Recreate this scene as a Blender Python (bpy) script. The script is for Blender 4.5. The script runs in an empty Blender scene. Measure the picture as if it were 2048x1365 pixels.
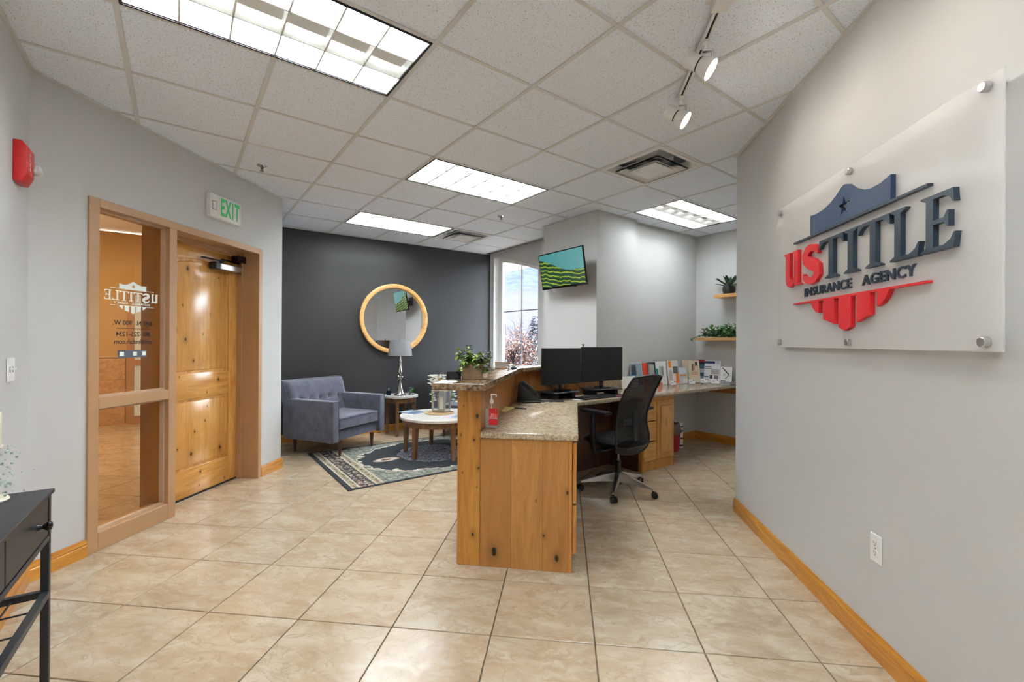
import bpy, bmesh, math, random
from mathutils import Matrix, Vector, noise
random.seed(7)
S = bpy.context.scene
COL = S.collection
D = bpy.data
PI = math.pi

# ------------------------------------------------ camera, world, exposure
cam = D.objects.new('camera', D.cameras.new('camera'))
COL.objects.link(cam)
S.camera = cam
cam.data.sensor_width = 36.0
cam.data.lens = 15.637
cam.data.clip_start = 0.02
cam.data.clip_end = 6000
r_ = Vector((0.80023111, -0.59966589, 0.00556685))
u_ = Vector((-0.00544526, 0.0020166, 0.99998314))
f_ = Vector((0.599667, 0.80024794, 0.00165159))
CM = Matrix.Identity(4)
for i in range(3):
    CM[i][0], CM[i][1], CM[i][2] = r_[i], u_[i], -f_[i]
CM[2][3] = 1.308
cam.matrix_world = CM
ZC = 2.7565

W = D.worlds.new('sky')
S.world = W
W.use_nodes = True
wn = W.node_tree
bg = wn.nodes['Background']
wtc = wn.nodes.new('ShaderNodeTexCoord')
wno = wn.nodes.new('ShaderNodeTexNoise')
wno.inputs['Scale'].default_value = 3.0
wno.inputs['Detail'].default_value = 5
wcr = wn.nodes.new('ShaderNodeValToRGB')
wcr.color_ramp.elements[0].position = .4
wcr.color_ramp.elements[0].color = (.68, .80, 1.0, 1)
wcr.color_ramp.elements[1].position = .62
wcr.color_ramp.elements[1].color = (.92, .95, 1.0, 1)
wn.links.new(wtc.outputs['Generated'], wno.inputs['Vector'])
wn.links.new(wno.outputs['Fac'], wcr.inputs['Fac'])
wn.links.new(wcr.outputs['Color'], bg.inputs['Color'])
SKY = 7.0
bg.inputs['Strength'].default_value = SKY
TUBE = 19.0      # fluorescent tube emission
SPOT = 3.2      # track head watts
HALL = 30.0
S.view_settings.view_transform = 'Standard'
S.view_settings.look = 'None'
S.view_settings.gamma = 1
S.view_settings.exposure = 1.56
S.view_settings.use_curve_mapping = False
S.cycles.use_denoising = True
S.cycles.max_bounces = 10
S.cycles.diffuse_bounces = 6
S.cycles.glossy_bounces = 4
S.cycles.transmission_bounces = 8
S.cycles.transparent_max_bounces = 12
S.cycles.sample_clamp_indirect = 6.0
S.cycles.caustics_refractive = False
S.cycles.caustics_reflective = False

# ------------------------------------------------ material helpers
def lin(c):
    return tuple(((v / 255) / 12.92 if v / 255 <= .04045 else ((v / 255 + .055) / 1.055) ** 2.4) for v in c)
class Mt:
    """small wrapper for node materials"""
    def __init__(s, name, rough=.5, metal=0, spec=.5):
        s.m = D.materials.new(name); s.m.use_nodes = True
        s.t = s.m.node_tree; s.b = s.t.nodes['Principled BSDF']
        s.b.inputs['Roughness'].default_value = rough
        s.b.inputs['Metallic'].default_value = metal
        s.b.inputs['Specular IOR Level'].default_value = spec
    def n(s, kind, **kw):
        nd = s.t.nodes.new('ShaderNode' + kind)
        for k, v in kw.items():
            k2 = k.replace('_', ' ')
            if hasattr(nd, k) and k not in nd.inputs.keys(): setattr(nd, k, v)
            else: s.set(nd.inputs[k2] if k2 in nd.inputs.keys() else nd.inputs[k], v)
        return nd
    def set(s, sock, v):
        if isinstance(v, bpy.types.NodeSocket): s.t.links.new(v, sock)
        elif isinstance(v, (tuple, list)) and len(v) == 3 and sock.type == 'RGBA': sock.default_value = (*v, 1)
        else: sock.default_value = v
    def coord(s, which='Object', rnd=False):
        o = s.n('TexCoord').outputs[which]
        if rnd:
            oi = s.n('ObjectInfo').outputs['Random']
            mu = s.n('VectorMath', operation='MULTIPLY'); s.set(mu.inputs[0], oi); mu.inputs[1].default_value = (37, 53, 71)
            ad = s.n('VectorMath', operation='ADD'); s.set(ad.inputs[0], o); s.set(ad.inputs[1], mu.outputs[0]); o = ad.outputs[0]
        return o
    def map(s, v, scale=(1, 1, 1), rot=(0, 0, 0), loc=(0, 0, 0)):
        m = s.n('Mapping'); s.set(m.inputs['Vector'], v)
        m.inputs['Scale'].default_value = scale; m.inputs['Rotation'].default_value = rot; m.inputs['Location'].default_value = loc
        return m.outputs[0]
    def noise(s, v, scale=5, detail=3, rough=.5, dist=0, out='Fac'):
        q = s.n('TexNoise', Scale=scale, Detail=detail, Roughness=rough, Distortion=dist); s.set(q.inputs['Vector'], v); return q.outputs[out]
    def vor(s, v, scale=5, out='Distance', feature='F1', rand=1):
        q = s.n('TexVoronoi', feature=feature); q.inputs['Scale'].default_value = scale; q.inputs['Randomness'].default_value = rand
        s.set(q.inputs['Vector'], v); return q.outputs[out]
    def ramp(s, v, stops, interp='LINEAR'):
        q = s.n('ValToRGB'); s.set(q.inputs['Fac'], v); cr = q.color_ramp; cr.interpolation = interp
        while len(cr.elements) < len(stops): cr.elements.new(.5)
        for e, (p, c) in zip(cr.elements, stops):
            e.position = p; e.color = (*c, 1) if isinstance(c, (tuple, list)) else (c, c, c, 1)
        return q.outputs['Color']
    def mix(s, f, a, b, mode='MIX'):
        q = s.n('Mix', data_type='RGBA', blend_type=mode)
        s.set(q.inputs[0], f); s.set(q.inputs[6], a); s.set(q.inputs[7], b); return q.outputs[2]
    def math(s, op, a, b=0.0, c=0.0, clamp=False):
        q = s.n('Math', operation=op); q.use_clamp = clamp
        s.set(q.inputs[0], a); s.set(q.inputs[1], b); s.set(q.inputs[2], c); return q.outputs[0]
    def xyz(s, v):
        q = s.n('SeparateXYZ'); s.set(q.inputs[0], v); return q.outputs
    def col(s, c): s.set(s.b.inputs['Base Color'], c); return s
    def bump(s, h, strength=.2, dist=.002):
        q = s.n('Bump', Strength=strength, Distance=dist); s.set(q.inputs['Height'], h); s.set(s.b.inputs['Normal'], q.outputs[0]); return s
def plain(name, c, rough=.5, metal=0, spec=.5, var=.05, scale=30, bump=0):
    m = Mt(name, rough, metal, spec); c = lin(c)
    n = m.noise(m.coord(), scale, 3)
    m.col(m.ramp(n, [(.3, tuple(v * (1 - var) for v in c)), (.7, tuple(min(1, v * (1 + var)) for v in c))]))
    if bump: m.bump(m.noise(m.coord(), scale * 8, 2), bump, .001)
    return m.m
def wood(name, light, dark, axis=2, knots=True, rough=.3, plank=None, plankax=0, seed=0, kscale=4.2, rnd=True, spots=()):
    """knotty timber with the grain along the given axis"""
    m = Mt(name, rough, 0, .5)
    v = m.coord('Object', rnd)
    v = m.map(v, loc=(seed * 1.7, seed * 2.3, seed * .9))
    sc = [16, 16, 16]; sc[axis] = 1.3
    big = [3, 3, 3]; big[axis] = .8
    ks = [1.6, 1.6, 1.6]; ks[axis] = .75
    w = m.noise(m.map(v, tuple(big)), 1.6, 2, out='Color')
    wv = m.n('VectorMath', operation='MULTIPLY_ADD'); m.set(wv.inputs[0], w); wv.inputs[1].default_value = (.12, .12, .12); m.set(wv.inputs[2], v)
    kd = m.vor(m.map(wv.outputs[0], tuple(ks)), kscale)
    kc = m.vor(m.map(wv.outputs[0], tuple(ks)), kscale, out='Color')
    near = m.math('SUBTRACT', 1, m.math('MULTIPLY', kd, 3.2), clamp=True)
    dis = m.n('VectorMath', operation='SCALE'); m.set(dis.inputs[0], wv.outputs[0]); m.set(dis.inputs['Scale'], m.math('ADD', 1, m.math('MULTIPLY', near, .06)))
    g1 = m.noise(m.map(dis.outputs[0], tuple(sc)), 1.5, 5, .6, .5)
    sc2 = [90, 90, 90]; sc2[axis] = 4
    g2 = m.noise(m.map(dis.outputs[0], tuple(sc2)), 1.2, 3)
    l, d = lin(light), lin(dark)
    mid = tuple((a + b) / 2 for a, b in zip(l, d))
    c = m.ramp(g1, [(.33, d), (.5, mid), (.66, l)])
    c = m.mix(.25, c, m.ramp(g2, [(.35, d), (.65, l)]))
    if plank:
        x = m.xyz(m.coord('Object'))[plankax]
        q = m.math('FLOOR', m.math('DIVIDE', x, plank))
        rr = m.n('TexWhiteNoise', noise_dimensions='1D'); m.set(rr.inputs['W'], m.math('ADD', q, seed))
        c = m.mix(m.math('MULTIPLY', rr.outputs[0], .55), c, d)
        c = m.mix(m.math('LESS_THAN', m.math('FRACT', m.math('DIVIDE', x, plank)), .012), c, tuple(a * .45 for a in d))
    if knots:
        gate = m.math('GREATER_THAN', m.xyz(kc)[0], .62)
        ring = m.math('MULTIPLY', m.ramp(kd, [(.05, .75), (.2, 0.0)]), gate)
        c = m.mix(ring, c, tuple(a * .6 for a in d))
        core = m.math('MULTIPLY', m.ramp(m.math('ADD', kd, m.math('MULTIPLY', g1, .06)), [(.062, 1.0), (.085, 0.0)]), gate)
        c = m.mix(core, c, (.018, .01, .006))
    if spots:
        P = m.coord('Object'); X, Y, Z = m.xyz(P); wob = m.math('MULTIPLY', m.math('SUBTRACT', m.noise(P, 30, 2), .5), .9)
        core = 0.0; halo = 0.0
        for sx_, sz_, sr_ in spots:
            e = m.math('SQRT', m.math('ADD', m.math('POWER', m.math('DIVIDE', m.math('SUBTRACT', X, sx_), sr_ * .75), 2), m.math('POWER', m.math('DIVIDE', m.math('SUBTRACT', Z, sz_), sr_ * 1.25), 2)))
            core = m.math('MAXIMUM', core, m.math('SUBTRACT', 1, m.math('ADD', e, wob), clamp=True)); halo = m.math('MAXIMUM', halo, m.math('SUBTRACT', 1, m.math('MULTIPLY', e, .22), clamp=True))
        c = m.mix(m.math('MULTIPLY', m.math('POWER', halo, 1.6), .9), c, tuple(a * .55 for a in d))
        c = m.mix(m.math('MULTIPLY', core, 3.5, clamp=True), c, (.02, .011, .006))
    m.col(c)
    m.b.inputs['Coat Weight'].default_value = .25; m.b.inputs['Coat Roughness'].default_value = .18
    m.bump(g1, .06, .002)
    return m.m
def granite(name, cols, rough=.12, s=1.0):
    m = Mt(name, rough, 0, .5); v = m.coord()
    a = m.noise(v, 130 * s, 4, .75); b = m.noise(v, 38 * s, 3, .6, .6)
    c = m.ramp(a, [(.30, lin(cols[0])), (.43, lin(cols[1])), (.5, lin(cols[2])), (.62, lin(cols[3]))])
    d = m.ramp(b, [(.36, lin(cols[0])), (.46, lin(cols[1])), (.6, lin(cols[3]))])
    m.col(m.mix(.35, c, d))
    return m.m
def emis(name, c, st, rough=.5):
    m = Mt(name, rough); m.col(lin(c)); m.set(m.b.inputs['Emission Color'], lin(c)); m.b.inputs['Emission Strength'].default_value = st
    return m.m
def glass(name, tint=(1, 1, 1), rough=0.0, trans=.92):
    """thin architectural glass: mostly clear, Fresnel mirror on top"""
    m = Mt(name); t = m.t
    tr = m.n('BsdfTransparent'); tr.inputs[0].default_value = (*tint, 1)
    gl = m.n('BsdfGlossy'); gl.inputs['Roughness'].default_value = rough
    fr = m.n('Fresnel'); fr.inputs[0].default_value = 1.5
    fac = m.math('MULTIPLY', fr.outputs[0], m.math('SUBTRACT', 1, m.n('NewGeometry').outputs['Backfacing']))
    mx = m.n('MixShader'); m.set(mx.inputs[0], fac); m.set(mx.inputs[1], tr.outputs[0]); m.set(mx.inputs[2], gl.outputs[0])
    m.set(t.nodes['Material Output'].inputs[0], mx.outputs[0])
    return m.m

M = {}
def paint(name, c, rough=.6):
    m = Mt(name, rough, 0, .3); v = m.coord(); c = lin(c)
    m.col(m.ramp(m.noise(v, 1.3, 2), [(.3, tuple(x * .985 for x in c)), (.7, c)]))
    m.bump(m.noise(v, 160, 3), .08, .001)
    return m.m
M['wall'] = paint('grey_wall_paint', (201, 201, 200))
M['dark'] = paint('charcoal_wall_paint', (46, 46, 47), .46)
M['dark'].node_tree.nodes['Principled BSDF'].inputs['Specular IOR Level'].default_value = .6
M['white'] = plain('white_paint', (232, 231, 228), .45, var=.01)
M['whitegloss'] = plain('white_gloss_plastic', (236, 236, 234), .3, var=.01)
M['grid'] = plain('ceiling_grid_paint', (214, 213, 210), .4, var=.02)
M['reflector'] = plain('white_reflector', (240, 240, 236), .3, var=.01)
M['black'] = plain('black_plastic', (13, 13, 15), .38, var=.1)
M['blackgloss'] = plain('black_gloss', (12, 13, 15), .14, var=.1)
M['screen'] = plain('dark_screen', (17, 17, 17), .3, var=.02)
M['blackmetal'] = plain('black_powder_coat', (36, 38, 42), .42, 0, .5, var=.05)
M['chrome'] = plain('chrome', (215, 215, 215), .18, 1, var=.02)
M['steel'] = plain('brushed_nickel', (150, 146, 140), .24, 1, var=.05)
M['alum'] = plain('satin_aluminium', (200, 200, 200), .3, 1, var=.03)
M['grout'] = plain('grout', (150, 132, 110), .8)
M['tan'] = plain('tan_painted_steel', (178, 140, 102), .38, var=.03, scale=8)
M['tanlight'] = plain('light_stop_paint', (196, 168, 140), .4, var=.03)
M['red'] = plain('red_plastic', (196, 28, 30), .35)
M['signred'] = plain('sign_red', (214, 30, 38), .4, var=.02)
M['navy'] = plain('sign_navy', (38, 62, 96), .38, var=.02)
M['slate'] = plain('sign_slate', (40, 55, 70), .38, var=.02)
M['green'] = emis('exit_green', (40, 170, 90), .07)
M['leaf'] = plain('leaf_green', (92, 132, 42), .45, var=.45, scale=60)
M['leafdark'] = plain('leaf_dark_green', (40, 74, 48), .4, var=.35, scale=50)
M['leafbright'] = plain('leaf_bright_green', (72, 140, 40), .45, var=.5, scale=60)
M['leafpurple'] = plain('leaf_purple_grey', (120, 105, 112), .5, var=.3, scale=60)
M['petal'] = plain('white_petal', (250, 249, 244), .5, var=.05)
M['yellow'] = plain('yellow_flower', (226, 168, 40), .5)
M['kraft'] = plain('weathered_planter_wood', (150, 120, 90), .6, var=.2, scale=20)
M['wax'] = plain('ivory_wax', (232, 226, 208), .5, var=.02)
M['straw'] = plain('woven_straw', (200, 172, 128), .8, var=.3, scale=120, bump=.5)
M['paper'] = plain('white_paper', (232, 232, 230), .6, var=.02)
M['orange_wood'] = wood('shelf_oak', (214, 168, 104), (186, 134, 74), 1, False, .45)
M['alder'] = wood('knotty_alder_door', (218, 168, 94), (182, 122, 54), 2, True, .22, kscale=3.6)
M['doorlow'] = wood('alder_door_lower_panel', (222, 176, 106), (188, 130, 60), 2, False, .2, plank=.115, plankax=0, spots=[(.41, .531, .007), (.376, .353, .013), (.695, .332, .013), (.521, .605, .005), (.544, .725, .005), (.24, .42, .006)])
M['dooruplow'] = wood('alder_door_upper_panel', (222, 176, 106), (188, 130, 60), 2, False, .2, plank=.115, plankax=0, spots=[(.33, 1.89, .014), (.405, 1.804, .007), (.282, 1.585, .006), (.313, 1.306, .012), (.57, 1.525, .005), (.395, 1.129, .008), (.669, 1.86, .007), (.219, 1.376, .010), (.491, 1.351, .005)])
M['alderh'] = wood('knotty_alder_rail', (218, 168, 94), (182, 122, 54), 0, False, .22, spots=[(.665, .95, .009), (.25, 1.003, .005), (.536, .849, .005), (.469, .18, .008), (.455, .069, .005), (.747, .043, .006)])
M['alderp'] = wood('knotty_alder_planked', (220, 170, 98), (182, 120, 52), 2, True, .2, plank=.115, plankax=0, kscale=3.6)
M['desk'] = wood('alder_desk', (194, 142, 76), (164, 108, 50), 2, False, .35, plank=.182, plankax=0, seed=3, spots=[(.086, .09, .022), (.448, .08, .016), (.373, .202, .008), (.506, .455, .009), (.328, .398, .004)])
M['post'] = wood('alder_post', (210, 150, 72), (178, 112, 44), 2, True, .35, seed=1, kscale=4.5)
M['endpost'] = wood('alder_end_post', (204, 146, 66), (166, 104, 38), 2, False, .35, seed=1, spots=[(.022, .76, .005), (.032, .54, .0035), (.037, .929, .003), (.118, .873, .011), (.1, .734, .007), (.127, .57, .007), (.095, .182, .010), (.119, .46, .003)])
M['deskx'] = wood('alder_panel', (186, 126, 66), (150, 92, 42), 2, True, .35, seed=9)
M['base'] = wood('alder_baseboard', (212, 152, 62), (170, 104, 28), 0, True, .3, seed=5, kscale=3.0)
M['tablewood'] = wood('dark_table_wood', (140, 100, 64), (84, 54, 34), 2, False, .4)
M['legwood'] = wood('walnut_leg', (92, 52, 38), (54, 28, 22), 2, False, .35)
M['mirrorwood'] = wood('mirror_oak', (222, 178, 112), (190, 140, 76), 0, False, .4)
M['wtop'] = wood('whitewashed_top', (224, 220, 214), (190, 184, 178), 0, False, .4)
M['granite'] = granite('speckled_beige_laminate', [(84, 68, 54), (150, 130, 106), (186, 166, 138), (210, 194, 168)], .07)
M['bartop'] = granite('brown_granite_laminate', [(34, 26, 22), (84, 60, 42), (134, 104, 76), (168, 144, 116)], .07, .45)
M['glass'] = glass('clear_glass', (.96, .98, .98))
M['amber'] = glass('bronze_door_glass', (.92, .84, .70))
M['mirror'] = plain('mirror_silver', (235, 238, 240), .01, 1, var=0)
M['tubedim'] = emis('dimmer_tube', (240, 246, 252), TUBE * .55)
M['tube'] = emis('fluorescent_tube', (240, 246, 252), TUBE)
M['spotlens'] = emis('spot_lens', (255, 250, 240), 9)
M['duct'] = plain('duct_inside', (60, 58, 54), .8)
def gelm():
    m = Mt('clear_gel'); a = m.n('MixShader'); a.inputs[0].default_value = .28; tr = m.n('BsdfTransparent'); df = m.n('BsdfDiffuse'); df.inputs[0].default_value = (.9, .92, .93, 1)
    m.set(a.inputs[1], tr.outputs[0]); m.set(a.inputs[2], df.outputs[0]); m.set(m.t.nodes['Material Output'].inputs[0], a.outputs[0]); M['gel'] = m.m
gelm()
M['acrylic_clear'] = glass('clear_acrylic', (.95, .96, .97))
def mk():
    m = Mt('grey_upholstery', .85, 0, .2); v = m.coord()
    a = m.noise(v, 260, 2); b = m.noise(v, 9, 4, .6)
    c = m.mix(m.ramp(b, [(.35, 0.0), (.65, 1.0)]), lin((78, 79, 92)), lin((100, 102, 120)))
    m.col(m.mix(m.math('MULTIPLY', a, .5), c, lin((60, 58, 66)))); m.bump(a, .3, .001)
    m.b.inputs['Sheen Weight'].default_value = .5
    M['fabric'] = m.m
    # floor tile
    m = Mt('travertine_tile', .26, 0, .5); v = m.coord('Object', True)
    w = m.noise(v, 2.2, 4, .6, out='Color')
    wv = m.n('VectorMath', operation='MULTIPLY_ADD'); m.set(wv.inputs[0], w); wv.inputs[1].default_value = (.22, .22, .1); m.set(wv.inputs[2], v)
    cl = m.noise(m.map(wv.outputs[0], (1, 2.4, 1), rot=(0, 0, .5)), 3.6, 5, .55)
    c = m.ramp(cl, [(.30, lin((166, 144, 118))), (.45, lin((179, 160, 133))), (.58, lin((187, 171, 146))), (.72, lin((197, 186, 167)))])
    fl = m.noise(m.map(wv.outputs[0], (1, 2.2, 1), rot=(0, 0, .5)), 11, 5, .6, .8)
    c = m.mix(m.ramp(fl, [(.46, .0), (.68, .42)]), c, lin((208, 200, 184)))
    ve = m.noise(m.map(wv.outputs[0], (1, 2.0, 1), rot=(0, 0, .5)), 4, 4, .55, 1.1)
    vv = m.math('ABSOLUTE', m.math('SUBTRACT', ve, .5))
    c = m.mix(m.ramp(vv, [(.0, .65), (.018, 0.0)]), c, lin((160, 140, 112)))
    oi = m.n('ObjectInfo').outputs['Random']
    c = m.mix(m.math('MULTIPLY', m.math('FRACT', m.math('MULTIPLY', oi, 7.3)), .28), c, lin((194, 164, 132)))
    m.col(c); m.set(m.b.inputs['Roughness'], m.ramp(fl, [(.3, .15), (.7, .27)]))
    m.bump(cl, .12, .002)
    M['tile'] = m.m
    # ceiling tile
    m = Mt('acoustic_ceiling_tile', .9, 0, .1); v = m.coord('Object', True)
    n1 = m.noise(m.map(v, (1, .75, 1)), 210, 2, .5, .6)
    m.col(m.mix(m.ramp(n1, [(.33, .9), (.37, 0.0)]), lin((238, 244, 252)), lin((156, 153, 150))))
    m.bump(m.noise(v, 130, 3), .25, .001)
    M['ctile'] = m.m
    # travertine wainscot
    m = Mt('stone_wainscot', .5); v = m.coord()
    m.col(m.ramp(m.noise(v, 14, 5, .65, .8), [(.35, lin((176, 140, 100))), (.65, lin((206, 172, 130)))])); M['stone'] = m.m
    # rug: flat printed pattern
    m = Mt('persian_rug', .95, 0, .1); v = m.coord(); X, Y, Z = m.xyz(v)
    dx = m.math('SUBTRACT', 1.2, m.math('ABSOLUTE', X))
    char, beige, tan_, rd, pale = lin((58, 62, 66)), lin((206, 196, 176)), lin((168, 158, 134)), lin((160, 84, 72)), lin((176, 178, 176))
    vo = m.vor(v, 16, 'Distance', rand=.55); vo2 = m.vor(v, 33, 'Distance', rand=.8)
    flower = m.ramp(vo, [(.0, tan_), (.12, rd), (.2, beige), (.30, rd), (.36, beige), (.44, char)], 'CONSTANT')
    small = m.ramp(vo2, [(0, rd), (.2, tan_), (.34, beige), (.42, char)], 'CONSTANT')
    band2 = m.mix(m.ramp(m.noise(v, 45, 2, .5, 1.5), [(.5, 0.0), (.52, 1.0)]), flower, m.mix(.5, small, char))
    spand = m.mix(.38, m.ramp(vo, [(.0, rd), (.13, beige), (.22, lin((92, 98, 92))), (.30, lin((150, 156, 142))), (.40, pale), (.46, lin((96, 102, 96)))], 'CONSTANT'), m.mix(.6, small, lin((140, 148, 136))))
    wob = m.math('MULTIPLY', m.math('SUBTRACT', m.noise(v, 7, 3, .6), .5), .42)
    a1 = m.math('ABSOLUTE', Y)
    e1 = m.math('SQRT', m.math('ADD', m.math('POWER', m.math('DIVIDE', X, .84), 2), m.math('POWER', m.math('DIVIDE', Y, .64), 2)))
    infield = m.math('LESS_THAN', m.math('ADD', e1, wob), 1.0)
    edge = m.math('LESS_THAN', m.math('ABSOLUTE', m.math('SUBTRACT', m.math('ADD', e1, wob), 1.0)), .02)
    c = m.mix(infield, spand, char); c = m.mix(edge, c, beige)
    e2 = m.math('SQRT', m.math('ADD', m.math('POWER', m.math('DIVIDE', X, .40), 2), m.math('POWER', m.math('DIVIDE', Y, .40), 2)))
    med = m.math('LESS_THAN', m.math('ADD', e2, m.math('MULTIPLY', wob, .8)), 1.0)
    rose = m.ramp(m.math('FRACT', m.math('MULTIPLY', m.math('ADD', e2, m.math('MULTIPLY', vo, .6)), 3.5)), [(0, lin((120, 134, 150))), (.3, lin((186, 194, 202))), (.55, lin((56, 58, 74))), (.75, lin((150, 96, 96))), (.85, lin((130, 142, 156)))], 'CONSTANT')
    c = m.mix(med, c, rose)
    e3 = m.math('SQRT', m.math('ADD', m.math('POWER', m.math('DIVIDE', m.math('SUBTRACT', m.math('ABSOLUTE', X), .56), .15), 2), m.math('POWER', m.math('DIVIDE', Y, .075), 2)))
    c = m.mix(m.math('LESS_THAN', m.math('ADD', e3, wob), 1.0), c, m.ramp(e3, [(0, rd), (.2, char), (.4, beige), (.8, lin((170, 140, 130)))], 'CONSTANT'))
    def between(a, b): return m.math('MULTIPLY', m.math('GREATER_THAN', dx, a), m.math('LESS_THAN', dx, b))
    motif = m.mix(m.ramp(m.vor(m.map(v, (1, 1, 1)), 24, rand=.5), [(.3, 1.0), (.36, 0.0)]), tan_, lin((92, 84, 76)))
    c = m.mix(between(-1, .34), c, motif)
    c = m.mix(between(.115, .255), c, band2)
    for q in (.045, .105, .255, .325):
        c = m.mix(between(q, q + .012), c, beige)
    c = m.mix(between(-1, .045), c, char)
    c = m.mix(m.math('GREATER_THAN', a1, .755), c, char)
    c = m.mix(m.math('MULTIPLY', m.noise(v, 300, 2), .25), c, lin((50, 50, 52)))
    m.col(c); m.bump(m.noise(v, 500, 2), .4, .001)
    M['rug'] = m.m
    # television picture: terraced green hillside under a teal sky
    m = Mt('tv_picture', .15); v = m.coord(); X, Y, Z = m.xyz(v)
    uu = m.math('ADD', m.math('DIVIDE', X, .70), .5); vv = m.math('ADD', m.math('DIVIDE', Z, .38), .5)
    sky = m.mix(m.math('MULTIPLY', m.noise(v, 2.2, 3), 1.0), lin((70, 136, 136)), lin((150, 186, 178)))
    sky = m.mix(m.math('MULTIPLY', uu, .35), lin((60, 128, 130)), sky)
    hill = m.math('LESS_THAN', m.math('ADD', vv, m.math('MULTIPLY', uu, .72)), m.math('ADD', m.math('ADD', .90, m.math('MULTIPLY', m.math('SUBTRACT', m.noise(v, 14, 3), .5), .12)), m.math('MULTIPLY', m.math('GREATER_THAN', uu, .62), m.math('MULTIPLY', m.math('SUBTRACT', uu, .62), .62))))
    wv = m.math('ADD', m.math('ADD', m.math('MULTIPLY', vv, 8.5), m.math('MULTIPLY', uu, 2.4)), m.math('MULTIPLY', m.noise(m.map(v, (1, 1, .5)), 6, 4), 2.2))
    te = m.ramp(m.math('FRACT', wv), [(0, lin((24, 48, 40))), (.45, lin((30, 62, 44))), (.66, lin((60, 92, 36))), (.78, lin((176, 190, 50))), (.9, lin((90, 120, 40)))])
    pic = m.mix(hill, sky, te)
    m.col((.01, .01, .01)); m.set(m.b.inputs['Emission Color'], pic); m.b.inputs['Emission Strength'].default_value = .42
    M['tvpic'] = m.m
    # frosted acrylic sign panel
    m = Mt('frosted_acrylic'); tr = m.n('BsdfTransparent'); tr.inputs[0].default_value = (.98, .98, .98, 1)
    df = m.n('BsdfDiffuse'); df.inputs[0].default_value = (.95, .95, .95, 1)
    tl = m.n('BsdfTranslucent'); tl.inputs[0].default_value = (.97, .97, .97, 1)
    gl = m.n('BsdfGlossy'); gl.inputs['Roughness'].default_value = .15
    a = m.n('MixShader'); a.inputs[0].default_value = .5; m.set(a.inputs[1], df.outputs[0]); m.set(a.inputs[2], tl.outputs[0])
    b = m.n('MixShader'); b.inputs[0].default_value = .62; m.set(b.inputs[1], tr.outputs[0]); m.set(b.inputs[2], a.outputs[0])
    fr = m.n('Fresnel'); fr.inputs[0].default_value = 1.25
    c = m.n('MixShader'); m.set(c.inputs[0], m.math('MULTIPLY', fr.outputs[0], m.math('SUBTRACT', 1, m.n('NewGeometry').outputs['Backfacing']))); m.set(c.inputs[1], b.outputs[0]); m.set(c.inputs[2], gl.outputs[0])
    m.set(m.t.nodes['Material Output'].inputs[0], c.outputs[0]); M['frost'] = m.m
    # chair mesh fabric, tiny real holes by alpha
    m = Mt('black_mesh_fabric', .6); v = m.coord(); X, Y, Z = m.xyz(v)
    m.col((.006, .006, .0065))
    h = m.math('MULTIPLY', m.math('GREATER_THAN', m.math('FRACT', m.math('MULTIPLY', Z, 85)), .58), m.math('GREATER_THAN', m.math('FRACT', m.math('MULTIPLY', X, 110)), .3))
    m.set(m.b.inputs['Alpha'], m.math('SUBTRACT', 1, m.math('MULTIPLY', h, .2))); M['chairmesh'] = m.m
    # outside
    m = Mt('mountain', 1, 0, 0); v = m.coord(); X, Y, Z = m.xyz(v)
    n = m.noise(v, .012, 8, .65); n2 = m.noise(m.map(v, (1, 1, 2.5)), .05, 6, .7)
    rock = m.mix(m.ramp(n2, [(.4, 0.0), (.6, 1.0)]), lin((58, 62, 76)), lin((70, 75, 88)))
    snow = m.ramp(m.math('ADD', m.math('DIVIDE', Z, 420), m.math('MULTIPLY', n, .25)), [(.50, 0.0), (.56, 1.0)])
    c = m.mix(snow, rock, m.mix(m.ramp(n2, [(.60, 0.0), (.64, .5)]), lin((112, 112, 116)), lin((74, 74, 80))))
    c = m.mix(m.ramp(m.math('ADD', m.math('DIVIDE', Z, 420), m.math('MULTIPLY', n2, .05)), [(.20, .8), (.27, 0.0)]), c, lin((76, 72, 78)))
    m.col(c); M['mount'] = m.m
    m = Mt('snowy_ground', 1, 0, 0); v = m.coord()
    m.col(m.ramp(m.noise(v, .3, 6, .7), [(.45, lin((100, 100, 102))), (.55, lin((70, 62, 58)))])); M['snow'] = m.m
mk()
M['bark'] = plain('bark', (60, 50, 46), .9, var=.2)
M['rust'] = plain('rust_leaves', (112, 66, 46), .9, var=.25, scale=3)
M['frostleaf'] = plain('frosted_leaves', (98, 98, 98), .9, var=.1, scale=3)
M['conifer'] = plain('conifer_needles', (34, 44, 48), .9, var=.3, scale=3)
M['winterplaster'] = plain('pale_house_wall', (100, 99, 100), .9)

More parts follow.
